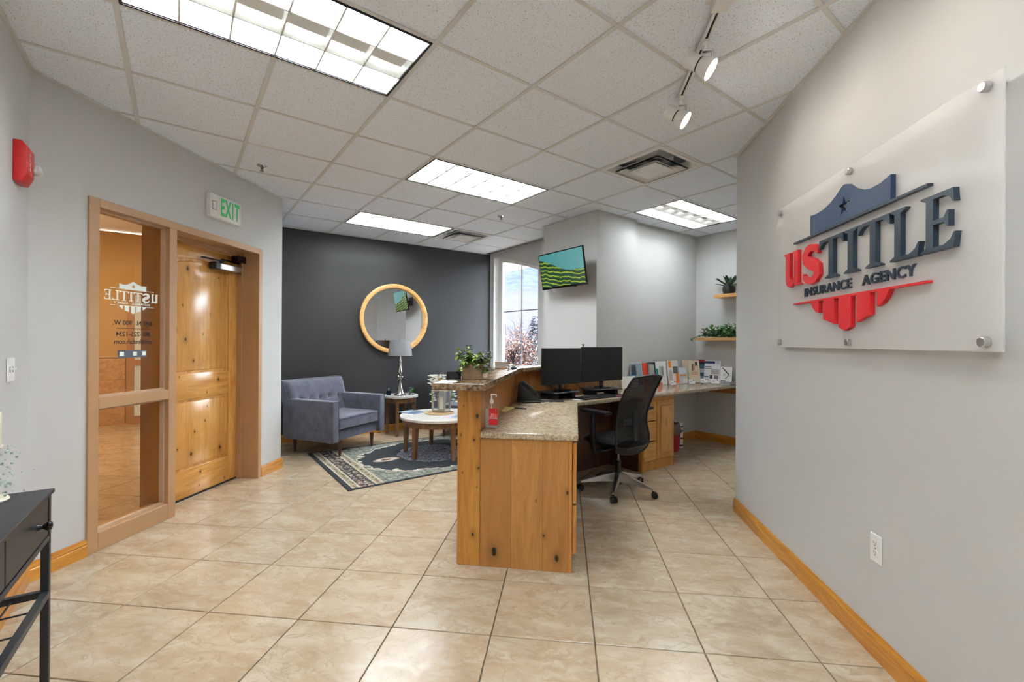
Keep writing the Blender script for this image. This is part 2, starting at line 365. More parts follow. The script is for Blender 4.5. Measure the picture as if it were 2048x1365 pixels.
# ------------------------------------------------ mesh helpers
class MB:
    def __init__(s): s.v = []; s.f = []
    def add(s, vs, fs, mt=None):
        o = len(s.v); s.v += [tuple((mt @ Vector(p)) if mt else p) for p in vs]; s.f += [tuple(i + o for i in f) for f in fs]; return s
    def bm(s, b, mt=None):
        b.verts.index_update(); r = s.add([tuple(v.co) for v in b.verts], [tuple(v.index for v in f.verts) for f in b.faces], mt); b.free(); return r
    def box(s, a, b, bev=0, mt=None, seg=1):
        x0, y0, z0 = a; x1, y1, z1 = b
        vs = [(x0, y0, z0), (x1, y0, z0), (x1, y1, z0), (x0, y1, z0), (x0, y0, z1), (x1, y0, z1), (x1, y1, z1), (x0, y1, z1)]
        fs = [(0, 3, 2, 1), (4, 5, 6, 7), (0, 1, 5, 4), (1, 2, 6, 5), (2, 3, 7, 6), (3, 0, 4, 7)]
        if not bev: return s.add(vs, fs, mt)
        m = bmesh.new(); V = [m.verts.new(p) for p in vs]
        for f in fs: m.faces.new([V[i] for i in f])
        bmesh.ops.bevel(m, geom=m.edges[:], offset=bev, segments=seg, affect='EDGES', profile=.6)
        return s.bm(m, mt)
    def prism(s, poly, a, b, axis=1, mt=None, bev=0):
        """poly in the plane across the axis (axis 1: x,z; axis 2: x,y; axis 0: y,z), extruded a..b"""
        n = len(poly)
        def P(p, t): return (p[0], t, p[1]) if axis == 1 else (p[0], p[1], t) if axis == 2 else (t, p[0], p[1])
        vs = [P(p, a) for p in poly] + [P(p, b) for p in poly]
        fs = [tuple(range(n)), tuple(reversed(range(n, 2 * n)))] + [(i, i + n, (i + 1) % n + n, (i + 1) % n) for i in range(n)]
        m = bmesh.new(); V = [m.verts.new(p) for p in vs]
        for f in fs: m.faces.new([V[i] for i in f])
        bmesh.ops.recalc_face_normals(m, faces=m.faces[:])
        if bev: bmesh.ops.bevel(m, geom=m.edges[:], offset=bev, segments=2, affect='EDGES', profile=.5)
        return s.bm(m, mt)
    def cyl(s, p0, p1, r0, r1=None, n=16, mt=None, cap=True):
        r1 = r0 if r1 is None else r1
        p0, p1 = Vector(p0), Vector(p1); d = (p1 - p0).normalized(); a = d.orthogonal().normalized(); b = d.cross(a)
        vs = []
        for p, r in ((p0, r0), (p1, r1)):
            for i in range(n):
                t = 2 * PI * (i + .5) / n; vs.append(tuple(p + a * math.cos(t) * r + b * math.sin(t) * r))
        fs = [(i, (i + 1) % n, (i + 1) % n + n, i + n) for i in range(n)]
        if cap: fs += [tuple(reversed(range(n))), tuple(range(n, 2 * n))]
        return s.add(vs, fs, mt)
    def lathe(s, prof, n=24, c=(0, 0, 0), mt=None, closed=False):
        vs = []; k = len(prof)
        for i in range(n):
            t = 2 * PI * i / n
            for r, z in prof: vs.append((c[0] + r * math.cos(t), c[1] + r * math.sin(t), c[2] + z))
        fs = []
        for i in range(n):
            j = (i + 1) % n
            for q in range(k - 1 + (1 if closed else 0)):
                q2 = (q + 1) % k; fs.append((i * k + q, j * k + q, j * k + q2, i * k + q2))
        m = bmesh.new(); V = [m.verts.new(p) for p in vs]
        for f in fs: m.faces.new([V[i] for i in f])
        bmesh.ops.remove_doubles(m, verts=m.verts[:], dist=1e-5)
        if not closed:
            bmesh.ops.holes_fill(m, edges=[e for e in m.edges if e.is_boundary], sides=0)
        bmesh.ops.recalc_face_normals(m, faces=m.faces[:])
        return s.bm(m, mt)
    def tube(s, pts, r, n=8, mt=None, closed=False):
        P = [Vector(p) for p in pts]; L = len(P); vs = []; up = None
        for i, p in enumerate(P):
            a = P[(i - 1) % L] if (closed or i) else P[0]; b = P[(i + 1) % L] if (closed or i < L - 1) else P[-1]
            d = (b - a).normalized()
            if up is None: up = d.orthogonal().normalized()
            up = (up - d * up.dot(d)).normalized(); w = d.cross(up)
            rr = r[i] if isinstance(r, (list, tuple)) else r
            for k in range(n):
                t = 2 * PI * k / n; vs.append(tuple(p + up * math.cos(t) * rr + w * math.sin(t) * rr))
        fs = []
        for i in range(L if closed else L - 1):
            j = (i + 1) % L
            for k in range(n): fs.append((i * n + k, i * n + (k + 1) % n, j * n + (k + 1) % n, j * n + k))
        if not closed: fs += [tuple(reversed(range(n))), tuple(range((L - 1) * n, L * n))]
        return s.add(vs, fs, mt)
    def sphere(s, c, r, n=12, sc=(1, 1, 1)):
        m = bmesh.new(); bmesh.ops.create_uvsphere(m, u_segments=n, v_segments=max(6, n // 2 + 2), radius=r)
        return s.bm(m, Matrix.Translation(c) @ Matrix.Diagonal((*sc, 1)))
    def leaf(s, p, d, L, w, up=(0, 0, 1), droop=.0, fold=.2, n=2):
        p, d = Vector(p), Vector(d).normalized(); u = Vector(up); sd = d.cross(u)
        if sd.length < .05: sd = d.orthogonal()
        sd.normalize(); u = sd.cross(d)
        vs = [p]; prof = [(.3, .85), (.6, 1.0), (.85, .5)]
        for t, k in prof:
            c = p + d * L * t - Vector((0, 0, droop * L * t * t))
            vs += [c + sd * w * k / 2 + u * w * fold * .5, c, c - sd * w * k / 2 + u * w * fold * .5]
        vs.append(p + d * L - Vector((0, 0, droop * L)))
        fs = [(0, 1, 2), (0, 2, 3), (1, 4, 5, 2), (2, 5, 6, 3), (4, 7, 8, 5), (5, 8, 9, 6), (7, 10, 8), (8, 10, 9)]
        return s.add([tuple(v) for v in vs], fs)
    def build(s, name, mat, parent=None, label=None, kind=None, smooth=True, loc=None, rz=None, angle=35):
        me = D.meshes.new(name); me.from_pydata(s.v, [], s.f)
        if smooth:
            me.polygons.foreach_set('use_smooth', [True] * len(me.polygons)); me.set_sharp_from_angle(angle=math.radians(angle))
        me.update()
        me.materials.append(M[mat] if isinstance(mat, str) else mat)
        o = D.objects.new(name, me); COL.objects.link(o)
        if parent: o.parent = parent
        if label: o['label'] = label
        if kind: o['kind'] = kind
        if loc: o.location = loc
        if rz is not None: o.rotation_euler = (0, 0, rz)
        return o
def T(name, label, cat, loc=(0, 0, 0), rz=0, group=None):
    o = D.objects.new(name, None); COL.objects.link(o); o.location = loc; o.rotation_euler = (0, 0, rz); o.empty_display_size = .1
    o['label'] = label; o['category'] = cat
    if group: o['group'] = group
    return o
def tag(o, label, cat, group=None):
    o['label'] = label; o['category'] = cat
    if group: o['group'] = group
    return o
def struct(o): o['kind'] = 'structure'; return o
def SE(name, loc=(0, 0, 0), rz=0, label=None, cat=None):
    o = D.objects.new(name, None); COL.objects.link(o); o.location = loc; o.rotation_euler = (0, 0, rz); o['kind'] = 'structure'
    if label: o['label'] = label
    return o
def text(mb, st, size, x, z, y0, y1, mirror=False, bold=0.0, sx=1.0, space=1.0, align='CENTER'):
    """flat or raised lettering in the x-z plane, facing -y"""
    cu = D.curves.new('t', 'FONT'); cu.body = st; cu.size = size; cu.align_x = align; cu.align_y = 'CENTER'; cu.offset = bold; cu.space_character = space
    cu.extrude = .5; cu.resolution_u = 3
    ob = D.objects.new('t', cu); COL.objects.link(ob)
    dg = bpy.context.evaluated_depsgraph_get(); dg.update()
    me = ob.evaluated_get(dg).to_mesh()
    k = -1 if mirror else 1
    vs = [(x + k * v.co.x * sx, y0 if v.co.z > 0 else y1, z + v.co.y) for v in me.vertices]
    fs = [tuple(reversed(p.vertices)) if mirror else tuple(p.vertices) for p in me.polygons]
    ob.evaluated_get(dg).to_mesh_clear(); D.objects.remove(ob); D.curves.remove(cu)
    mb.add(vs, fs)
    return mb
def copy_tree(o, parent=None):
    c = o.copy(); COL.objects.link(c); c.parent = parent
    for ch in list(o.children): copy_tree(ch, c)
    return c
def RZ(a): return Matrix.Rotation(a, 4, 'Z')
def TR(*p): return Matrix.Translation(p)

# ------------------------------------------------ setting: floor
FA = -0.75953; FS = 0.45702; FO = Vector((.1243, 2.5825, 0))
fx = Vector((math.cos(FA), math.sin(FA), 0)); fy = Vector((-math.sin(FA), math.cos(FA), 0))
MB().box((-3.2, -2.0, -.20), (6.1, 10.2, -.012)).build('floor', 'grout', kind='structure')
floor = D.objects['floor']
def proj(p):
    d = Vector(p) - Vector((0, 0, 1.308)); k = d.dot(f_)
    if k < .15: return None
    return (1024 + 889.58 * d.dot(r_) / k, 682.5 - 889.58 * d.dot(u_) / k)
def inview(pts, m=20):
    q = [proj(p) for p in pts]
    q2 = [a for a in q if a]
    return any(-m < a[0] < 2048 + m and -m < a[1] < 1365 + m for a in q2)
tm = MB().box((-FS / 2 + .0028, -FS / 2 + .0028, -.0118), (FS / 2 - .0028, FS / 2 - .0028, 0), .0015)
first = None; cells = []
for i in range(-16, 20):
    for j in range(-18, 20):
        c = FO + fx * FS * (i + .5) + fy * FS * (j + .5)
        if not (-2.6 < c.x < 5.95 and -1.9 < c.y < 9.9): continue
        if c.x > 1.0 and c.y > 6.45: continue
        crn = [c + fx * a * FS / 2 + fy * b * FS / 2 for a in (-1, 0, 1) for b in (-1, 0, 1)]
        vis = inview(crn)
        if c.y > 5.3 and c.x < .3 and vis: vis = c.x > -1.9
        # behind the sign wall
        if c.x - c.y > 2.15 and c.y < 1.75: vis = False
        if c.y < 9.9 and c.x < -.9 and c.y < 3.6: vis = False
        cells.append((not vis, c.length, c))
cells.sort(key=lambda t: (t[0], t[1]))
rest = MB(); nt = 0
for h, l, c in cells:
    if not h and nt < 298:
        if first is None:
            first = tm.build('floor_tile', 'tile', floor); o = first
        else:
            o = first.copy(); COL.objects.link(o)
        o.location = c; o.rotation_euler = (0, 0, FA); nt += 1
    else:
        rest.add(tm.v, tm.f, TR(*c) @ RZ(FA))
rest.build('more_floor_tiles', 'tile', floor, kind='stuff')

# ------------------------------------------------ ceiling: tiles in a T-bar grid, roof above
GX, GY, G = -.2262, 2.5627, .6096
MB().box((-3.4, -2.2, ZC + .22), (6.3, 10.4, ZC + .32)).build('ceiling', 'white', kind='structure')
ceil = D.objects['ceiling']
fixtures = {(0, -1), (1, -1), (3, 1), (4, 1), (3, 4), (4, 4), (7, 0), (8, 0), (5, -1), (5, 4), (0, -5), (1, -5)}
ct = MB().box((-G / 2 + .004, -G / 2 + .004, 0), (G / 2 - .004, G / 2 - .004, .016))
first = None
for i in range(-1, 10):
    for j in range(-7, 7):
        if (i, j) in fixtures: continue
        c = Vector((GX + G * (i + .5), GY + G * (j + .5), ZC + .006))
        if c.x - c.y > 2.2 and c.y < 1.45: continue
        if c.x > 4.3 and c.y > 3.9: continue
        if first is None:
            first = ct.build('ceiling_tile', 'ctile', ceil); o = first
        else:
            o = first.copy(); COL.objects.link(o)
        o.location = c
for i in range(-1, 11):
    x = GX + G * i; cut = sorted((GY + G * j, GY + G * (j + 1)) for (a, j) in fixtures if a == i and (a - 1, j) in fixtures)
    y0 = -1.9
    for c0, c1 in cut + [(6.3, 6.3)]:
        if c0 - y0 > .05: MB().box((x - .012, y0, ZC), (x + .012, c0, ZC + .005), .0012).build('grid_main_bar', 'grid', ceil)
        y0 = c1
for j in range(-7, 8):
    y = GY + G * j
    if y > 6.3: continue
    MB().box((-.72, y - .011, ZC + .001), (5.75, y + .011, ZC + .005), .0012).build('grid_cross_bar', 'grid', ceil)

# ------------------------------------------------ walls
def frame2(A, B):
    A, B = Vector((*A, 0)), Vector((*B, 0)); d = (B - A); L = d.length; return A, math.atan2(d.y, d.x), L
def wall(name, A, B, mat='wall', t=.1, z1=ZC + .2, polys=None):
    """wall seen from local -y, thickness toward +y"""
    A, a, L = frame2(A, B); mb = MB()
    for p in (polys or [[(0, -.02), (L, -.02), (L, z1), (0, z1)]]): mb.prism(p, 0, t, 1)
    o = mb.build(name, mat, None, kind='structure', smooth=False); o.location = A; o.rotation_euler = (0, 0, a); return o
def baseboard(name, A, B, s0=0, s1=None, parent=None, h=.102):
    A, a, L = frame2(A, B); s1 = L if s1 is None else s1
    pr = [(-.001, 0), (-.016, 0), (-.016, h * .62), (-.013, h * .66), (-.013, h * .72), (-.0145, h * .76), (-.010, h * .9), (-.006, h), (-.001, h)]
    o = MB().prism([(y, z) for y, z in pr], s0, s1, 0).build(name, 'base', None, kind='structure'); o.location = A; o.rotation_euler = (0, 0, a)
    return o
LW = -.648
C1 = (LW, 3.465); DB = (.847, 5.084)
SA = (3.477, 1.727)
sd = Vector((-.70149756, -.71267186)); SEND = (SA[0] + sd.x * 4.7, SA[1] + sd.y * 4.7)
wall('wall_left', (LW, -1.65), C1)
# door wall with an opening
Ld = (Vector(DB) - Vector(C1)).length
wall('wall_door_side', C1, DB, t=.12, polys=[[(0, -.02), (.301, -.02), (.301, ZC + .2), (0, ZC + .2)], [(1.885, -.02), (Ld, -.02), (Ld, ZC + .2), (1.885, ZC + .2)], [(.301, 2.178), (1.885, 2.178), (1.885, ZC + .2), (.301, ZC + .2)]])
wall('wall_lounge_left', DB, (.80, 6.32), t=.08)
wall('wall_lounge_back', (.80, 6.30), (4.20, 6.166), 'dark')
# window wall: local x runs from the far corner toward the column; arch-topped opening
wx = 4.16
def arch(y):  # edge of the opening on the wall plane
    t = max(0, min(1, (6.125 - y) / 1.9)); return 2.70 - .30 * (t ** 1.35) * 1.9
yl, yr = 6.125, 4.93
pts = [(6.17 - (yl + (yr - yl) * k / 14), arch(yl + (yr - yl) * k / 14)) for k in range(15)]
sl, sr = 6.17 - yl, 6.17 - yr
wall('wall_window_side', (wx, 6.17), (wx, 4.1), t=.2, polys=[[(-.12, -.02), (sl, -.02), (sl, ZC + .2), (-.12, ZC + .2)], [(sr, -.02), (2.0, -.02), (2.0, ZC + .2), (sr, ZC + .2)], [(sl, -.02), (sr, -.02), (sr, .86), (sl, .86)],
     pts + [(sr, ZC + .2), (sl, ZC + .2)]])
# column with the television, return, back wall of the desk nook
o = MB().box((3.665, 3.35, -.02), (4.355, 4.235, ZC + .2)).build('wall_column', 'wall', kind='structure', smooth=False)
wall('wall_nook_back', (4.34, 3.405), (5.80, 3.375))
wall('wall_nook_side', (5.69, 3.42), (5.69, 1.66))
wall('wall_nook_near', (5.75, 1.70), (3.46, 1.70), t=.05)
wall('wall_sign_side', SA, SEND)
wall('wall_behind', (.35, -1.6), (LW - .05, -1.6))
baseboard('baseboard_sign_side', SA, SEND, -.006)
baseboard('baseboard_left', (LW, -1.6), C1)
baseboard('baseboard_door_side_1', C1, DB, 0, .300)
baseboard('baseboard_door_side_2', C1, DB, 1.887, Ld + .012)
baseboard('baseboard_lounge_back', (.80, 6.30), (4.20, 6.166))
baseboard('baseboard_nook_back', (4.34, 3.405), (5.69, 3.375))
baseboard('baseboard_nook_side', (5.69, 3.38), (5.69, 1.72))
# white wall angle under the ceiling edge
def angle(name, A, B, s0=0, s1=None):
    A, a, L = frame2(A, B); o = MB().box((s0, -.020, ZC - .002), (s1 or L, 0, ZC + .003)).build(name, 'grid', kind='structure', smooth=False); o.location = A; o.rotation_euler = (0, 0, a)
for k, (a, b) in enumerate([((LW, -1.6), C1), (C1, DB), ((.80, 6.30), (4.16, 6.168)), ((wx, 6.17), (wx, 4.235)), ((3.665, 4.235), (3.665, 3.35)), ((3.665, 3.35), (4.355, 3.35)), ((4.355, 3.404), (5.69, 3.377)), ((5.69, 3.38), (5.69, 1.72)), (SA, SEND)]):
    angle('trim_%d' % (k + 1), a, b)

# window frame, panes, bars
w1 = SE('window_1', (wx, 6.17, 0), -PI / 2)
gl0, gl1, gz0 = 6.17 - 6.0, 6.17 - 4.93, .90
def arch2(s): return arch(6.17 - s) - .06
ap = [(gl0 + (gl1 - gl0) * k / 12, arch2(gl0 + (gl1 - gl0) * k / 12)) for k in range(13)]
fr = MB()
fr.box((sl, .13, .86), (gl0, .19, 2.69)); fr.box((sl, .13, .86), (sr, .19, gz0))
for (a, b) in zip(ap[:-1], ap[1:]): fr.prism([a, b, (b[0], b[1] + .11), (a[0], a[1] + .11)], .13, .19, 1)
fr.box((gl1, .13, .86), (sr + .05, .19, 2.55))
fr.build('window_frame', 'white', w1, smooth=False)
MB().box((sl + .02, .02, .86), (sl + .035, .13, 2.69)).build('jamb_reveal', 'white', w1, smooth=False)
gw = [((gl0, .62), gz0, 1.785), ((.62, gl1), gz0, 1.785)]
for (a, b), z0, z1 in gw: MB().box((a + .005, .158, z0), (b - .005, .162, z1)).build('pane', 'glass', w1, smooth=False)
for a, b in ((gl0, .66), (.66, gl1)):
    top = [(a + (b - a) * k / 6, arch2(a + (b - a) * k / 6)) for k in range(7)]
    MB().prism([(b, 1.80), (a, 1.80)] + top, .158, .162, 1).build('pane', 'glass', w1, smooth=False)
MB().box((gl0, .152, 1.79), (gl1, .170, 1.806)).box((.652, .152, gz0), (.666, .170, arch2(.66))).build('glazing_bar', plain('grey_glazing_bar', (140, 128, 128), .5), w1, smooth=False)
MB().box((sl, -.03, .845), (sr, .14, .868), .004).build('sill', 'white', w1)

# ------------------------------------------------ entry door, side light, frame
A0, DA_, _ = frame2(C1, DB)
loc0 = (A0.x, A0.y, 0)
t1 = SE('trim_10', loc0, DA_, 'tan painted door frame with side light and mullion')
fm = MB()
fm.box((.301, -.012, 0), (.365, .14, 2.178), .003)
fm.box((1.837, -.012, 0), (1.885, .28, 2.178), .003)
fm.box((.365, -.012, 2.125), (1.837, .14, 2.178), .003)
fm.box((.862, -.012, 0), (.925, .14, 2.125), .003); fm.box((.905, .14, 0), (.925, .26, 2.125))
fm.box((.365, -.012, .876), (.862, .12, .946), .003)
fm.box((.365, -.012, 0), (.862, .12, .115), .003)
fm.box((.925, .14, 2.112), (1.837, .28, 2.178), .003)
fm.build('frame', 'tan', t1)
st = MB()
for z0, z1 in ((.115, .876), (.946, 2.125)):
    for (a, b) in (((.365, z0), (.375, z1)), ((.850, z0), (.862, z1)), ((.375, z0), (.850, z0 + .012)), ((.375, z1 - .012), (.850, z1))):
        st.box((a[0], .022, a[1]), (b[0], .05, b[1]))
st.build('glazing_stop', 'tanlight', t1, smooth=False)
MB().box((1.822, .155, 0), (1.837, .20, 2.112)).box((.925, .155, 2.095), (1.837, .20, 2.112)).build('door_stop', 'tan', t1, smooth=False)
w2 = SE('window_2', loc0, DA_, 'bronze tinted side light beside the wooden door')
MB().box((.375, .055, .127), (.850, .061, .864)).build('pane', 'amber', w2, smooth=False)
MB().box((.375, .055, .958), (.850, .061, 2.113)).build('pane', 'amber', w2, smooth=False)
# door leaf
dr = SE('door_1', (A0.x + math.cos(DA_) * .93 - math.sin(DA_) * .2, A0.y + math.sin(DA_) * .93 + math.cos(DA_) * .2, .006), DA_, 'knotty alder door with arched upper panel')
DW, DH = .892, 2.085
MB().box((0, .012, 0), (DW, .034, DH)).build('door_core', 'alder', dr)
def rl(name, poly, mat, y0=0, y1=.03): return MB().prism(poly, y0, y1, 1, bev=.004).build(name, mat, dr)
sw = .105
rl('stile', [(0, 0), (sw, 0), (sw, DH), (0, DH)], 'alder'); rl('stile', [(DW - sw, 0), (DW, 0), (DW, DH), (DW - sw, DH)], 'alder')
rl('bottom_rail', [(sw, 0), (DW - sw, 0), (DW - sw, .235), (sw, .235)], 'alderh')
rl('middle_rail', [(sw, .81), (DW - sw, .81), (DW - sw, 1.025), (sw, 1.025)], 'alderh')
def arc(x0, x1, zs, sag, n=12):
    return [(x0 + (x1 - x0) * k / n, zs + sag * (1 - (2 * k / n - 1) ** 2)) for k in range(n + 1)]
rl('top_rail', arc(sw, DW - sw, 1.915, .07) + [(DW - sw, DH), (sw, DH)], 'alderh')
g = .022
MB().prism([(DW - sw - g, 1.025 + g), (sw + g, 1.025 + g)] + arc(sw + g, DW - sw - g, 1.915 - g, .07), .004, .026, 1, bev=.008).build('raised_panel', 'dooruplow', dr)
MB().prism([(sw + g, .235 + g), (DW - sw - g, .235 + g), (DW - sw - g, .81 - g), (sw + g, .81 - g)], .004, .026, 1, bev=.008).build('raised_panel', 'doorlow', dr)
MB().box((0, -.001, -.005), (DW, .034, .012)).build('sweep', 'black', dr)
cl = D.objects.new('door_closer', None); COL.objects.link(cl); cl.parent = dr; cl.location = (.62, 0, 1.955)
MB().box((-.02, -.075, -.028), (.24, -.002, .028), .006).build('closer_body', 'alum', cl)
MB().box((-.075, -.07, -.03), (-.02, -.002, .03), .004).cyl((.03, -.035, .028), (.03, -.035, .05), .014).build('closer_end', 'black', cl)
MB().box((-.17, -.05, .05), (.05, -.028, .06), .002, mt=RZ(-.12)).build('closer_arm', 'black', cl)
MB().box((.02, -.06, .06), (.26, -.03, .072), .003, mt=RZ(.1)).box((.17, -.09, .07), (.27, -.02, .13), .003).build('closer_arm', 'blackgloss', cl)

# vinyl lettering on the glass, read from outside
def serifs():
    """letters in a unit box 0..1 high; returns polygons (x, z)"""
    s, k = .07, .03
    I_ = [(0, 0), (.40, 0), (.40, .03), (.28, s + .02), (.28, .98 - s), (.40, .97), (.40, 1), (0, 1), (0, .97), (.12, .98 - s), (.12, s + .02), (0, .03)]
    Tt = [(.22, 0), (.62, 0), (.62, .03), (.50, s + .02), (.50, .93), (.66, .93), (.78, .86), (.83, .78), (.86, .78), (.84, 1), (0, 1), (-.02, .78), (.01, .78), (.06, .86), (.18, .93), (.34, .93), (.34, s + .02), (.22, .03)]
    Ll = [(0, 0), (.70, 0), (.74, .26), (.71, .26), (.64, .15), (.5, .075), (.28, .075), (.28, .98 - s), (.40, .97), (.40, 1), (0, 1), (0, .97), (.12, .98 - s), (.12, s + .02), (0, .03)]
    Ee = [(0, 0), (.70, 0), (.74, .26), (.71, .26), (.64, .15), (.5, .075), (.28, .075), (.28, .47), (.5, .47), (.57, .38), (.60, .38), (.60, .66), (.57, .66), (.5, .55), (.28, .55), (.28, .925), (.5, .925), (.63, .86), (.68, .77), (.71, .77), (.69, 1), (0, 1), (0, .97), (.12, .98 - s), (.12, s + .02), (0, .03)]
    return dict(I=I_, T=Tt, L=Ll, E=Ee)
SF = serifs()
Upoly = [(0, .97), (0, 1), (.36, 1), (.36, .30), (.40, .20), (.48, .16), (.56, .18), (.62, .24), (.62, .92), (.53, .97), (.53, 1), (.86, 1), (.86, .06), (.98, .03), (.98, 0), (.62, 0), (.62, .10), (.52, .02), (.38, -.03), (.24, 0), (.13, .10), (.10, .24), (.10, .92)]
def S_poly():
    c = [(.83, .72), (.80, .80), (.66, .90), (.48, .93), (.30, .88), (.20, .76), (.24, .62), (.40, .53), (.60, .45), (.78, .34), (.80, .20), (.68, .08), (.48, .03), (.28, .07), (.14, .16), (.10, .26)]
    w = [.025, .06, .085, .10, .13, .15, .155, .16, .165, .16, .145, .115, .095, .085, .06, .02]
    L, R = [], []
    for i in range(len(c)):
        a = Vector(c[max(0, i - 1)]); b = Vector(c[min(len(c) - 1, i + 1)]); d = (b - a).normalized(); n = Vector((-d.y, d.x)); p = Vector(c[i])
        L.append(tuple(p + n * w[i])); R.append(tuple(p - n * w[i]))
    return L + R[::-1]
Spoly = S_poly()
def logo(parent, ox, oz, k, y0, y1, mats, mirror=False, label=True):
    """sign emblem; coordinates are metres on the large wall sign, k scales them"""
    mm = -1 if mirror else 1
    def P(pl): return [(ox + mm * k * (x - 1.497), oz + k * (z - 1.70)) for x, z in pl]
    def put(name, pls, mat):
        mb = MB()
        for pl in pls: mb.prism(P(pl), y0, y1, 1)
        return mb.build(name, mat, parent, smooth=False)
    def let(pl, x0, x1, z0, z1, xmax): return [(x0 + (x1 - x0) * x / xmax, z0 + (z1 - z0) * z) for x, z in pl]
    # shield top with star hole, split in two halves round the star
    st = []
    for q in range(10):
        rr = .046 if q % 2 == 0 else .019; a = PI / 2 + q * PI / 5; st.append((1.492 + rr * math.cos(a) * .98, 1.925 + rr * math.sin(a)))
    topL = [(1.208, 1.961), (1.26, 1.955), (1.32, 1.958), (1.38, 1.972), (1.43, 1.993), (1.47, 2.017), (1.492, 2.024)]
    topR = [(1.492, 2.024), (1.515, 2.017), (1.555, 1.985), (1.61, 1.958), (1.67, 1.944), (1.73, 1.945), (1.787, 1.959)]
    left = topL + [st[0], st[1], st[2], st[3], st[4], st[5]] + [(1.492, 1.862), (1.208, 1.862)]
    right = topR + [(1.787, 1.862), (1.492, 1.862), st[5], st[6], st[7], st[8], st[9], st[0]]
    put('shield_crest', [left, right], mats[0])
    put('upper_rule', [[(1.033, 1.852), (1.965, 1.852), (1.965, 1.861), (1.033, 1.861)]], mats[1])
    put('letter_u', [let(Upoly, .925, 1.104, 1.625, 1.815, .98)], mats[2])
    put('letter_s', [let(Spoly, 1.116, 1.292, 1.622, 1.812, .92)], mats[2])
    put('letter_t', [let(SF['T'], 1.292, 1.486, 1.62, 1.812, .84)], mats[1])
    put('letter_i', [let(SF['I'], 1.492, 1.585, 1.62, 1.812, .40)], mats[1])
    put('letter_t', [let(SF['T'], 1.590, 1.780, 1.62, 1.812, .84)], mats[1])
    put('letter_l', [let(SF['L'], 1.784, 1.930, 1.62, 1.812, .74)], mats[1])
    put('letter_e', [let(SF['E'], 1.936, 2.075, 1.62, 1.812, .72)], mats[1])
    for st_, x in (('INSURANCE', 1.322), ('AGENCY', 1.745)):
        mb = MB(); text(mb, st_, .060 * k, ox + mm * k * (x - 1.497), oz + k * (1.5735 - 1.70), y1 + (y0 - y1) * .36, y1, mirror, .0011 * k, 1.18, 1.06); mb.build('lettering', mats[1], parent, smooth=False)
    put('lower_rule', [[(1.033, 1.518), (1.965, 1.518), (1.965, 1.527), (1.033, 1.527)]], mats[2])
    for pl in ([(1.214, 1.518), (1.288, 1.518), (1.288, 1.457), (1.262, 1.465), (1.232, 1.488)],
               [(1.328, 1.518), (1.419, 1.518), (1.419, 1.400), (1.328, 1.425)],
               [(1.455, 1.518), (1.544, 1.518), (1.544, 1.382), (1.500, 1.366), (1.455, 1.382)],
               [(1.583, 1.518), (1.671, 1.518), (1.671, 1.429), (1.583, 1.400)],
               [(1.712, 1.518), (1.783, 1.518), (1.765, 1.490), (1.740, 1.468), (1.712, 1.457)]):
        put('shield_stripe', [pl], mats[2])
dec = SE('trim_11', loc0, DA_, 'vinyl lettering on the side light, reversed as seen from inside')
M['vinylwhite'] = emis('glowing_white_vinyl', (214, 222, 212), .08); M['vinylblack'] = plain('black_vinyl', (26, 16, 14), .5); M['vinylgrey'] = plain('grey_vinyl', (92, 100, 112), .5)  # white vinyl is given a faint glow so it does not read dim
dy0, dy1 = .0535, .0548
logo(dec, .645, 1.594, .334, dy0, dy1, ['vinylwhite'] * 3, True)
for s_, z, x, sz in (('843 N.  900 W.', 1.419, .646, .044), ('801-225-1234', 1.344, .651, .044), ('ustitleutah.com', 1.293, .651, .044)):
    mb = MB(); text(mb, s_, sz, x, z, dy0, dy1, True, .0004, 1.0); mb.build('lettering', 'vinylblack', dec, smooth=False)
MB().box((.532, dy0, 1.381), (.769, dy1, 1.384)).build('rule', 'vinylblack', dec, smooth=False)
MB().box((.542, dy0, 1.186), (.748, dy1, 1.238)).build('sticker_strip', 'vinylgrey', dec, smooth=False)
for x in (.568, .660, .727): MB().box((x - .014, dy0 - .001, 1.199), (x + .014, dy0, 1.226)).build('sticker_square', 'vinylwhite', dec, smooth=False)

# hallway behind the glass
M['hallwall'] = paint('hall_wall_paint', (196, 166, 116))
struct(MB().box((-1.9, 9.1, -.02), (1.0, 9.2, ZC + .2)).build('wall_hall_back', 'hallwall', smooth=False))
struct(MB().box((-2.4, 3.3, -.02), (-2.3, 9.2, ZC + .2)).build('wall_hall_left', 'hallwall', smooth=False))
struct(MB().box((.70, 5.35, -.02), (.78, 9.1, ZC + .2)).build('wall_hall_right', 'hallwall', smooth=False))
struct(MB().box((-2.4, 3.3, -.02), (LW - .1, 3.38, ZC + .2)).build('wall_hall_near', 'hallwall', smooth=False))
struct(MB().box((-1.9, 9.06, 0), (1.0, 9.1, .02)).box((-1.88, 9.055, 1.03), (-.66, 9.1, 1.06), .004).build('trim_12', 'stone'))
for i in range(3):
    for j in range(3): struct(MB().box((-1.88 + i * .41, 9.07, .02 + j * .335), (-1.475 + i * .41, 9.10, .352 + j * .335), .004).build('trim_%d' % (13 + i * 3 + j), 'stone'))
hd = SE('door_2', (-.64, 9.03, 0), 0, 'far hall door frame with narrow glass')
MB().box((0, 0, 0), (.09, .08, 2.1)).box((.34, 0, 0), (.55, .08, 2.1)).box((.09, 0, 2.0), (.34, .08, 2.1)).box((.09, 0, .90), (.34, .08, .99)).box((.09, 0, 0), (.34, .08, .12)).build('frame', 'tan', hd, smooth=False)
MB().box((.09, .035, .12), (.34, .04, .90)).box((.09, .035, .99), (.34, .04, 2.0)).build('pane', emis('glowing_far_glass', (150, 150, 145), .35), hd, smooth=False)  # far pane given its own glow in place of light behind it
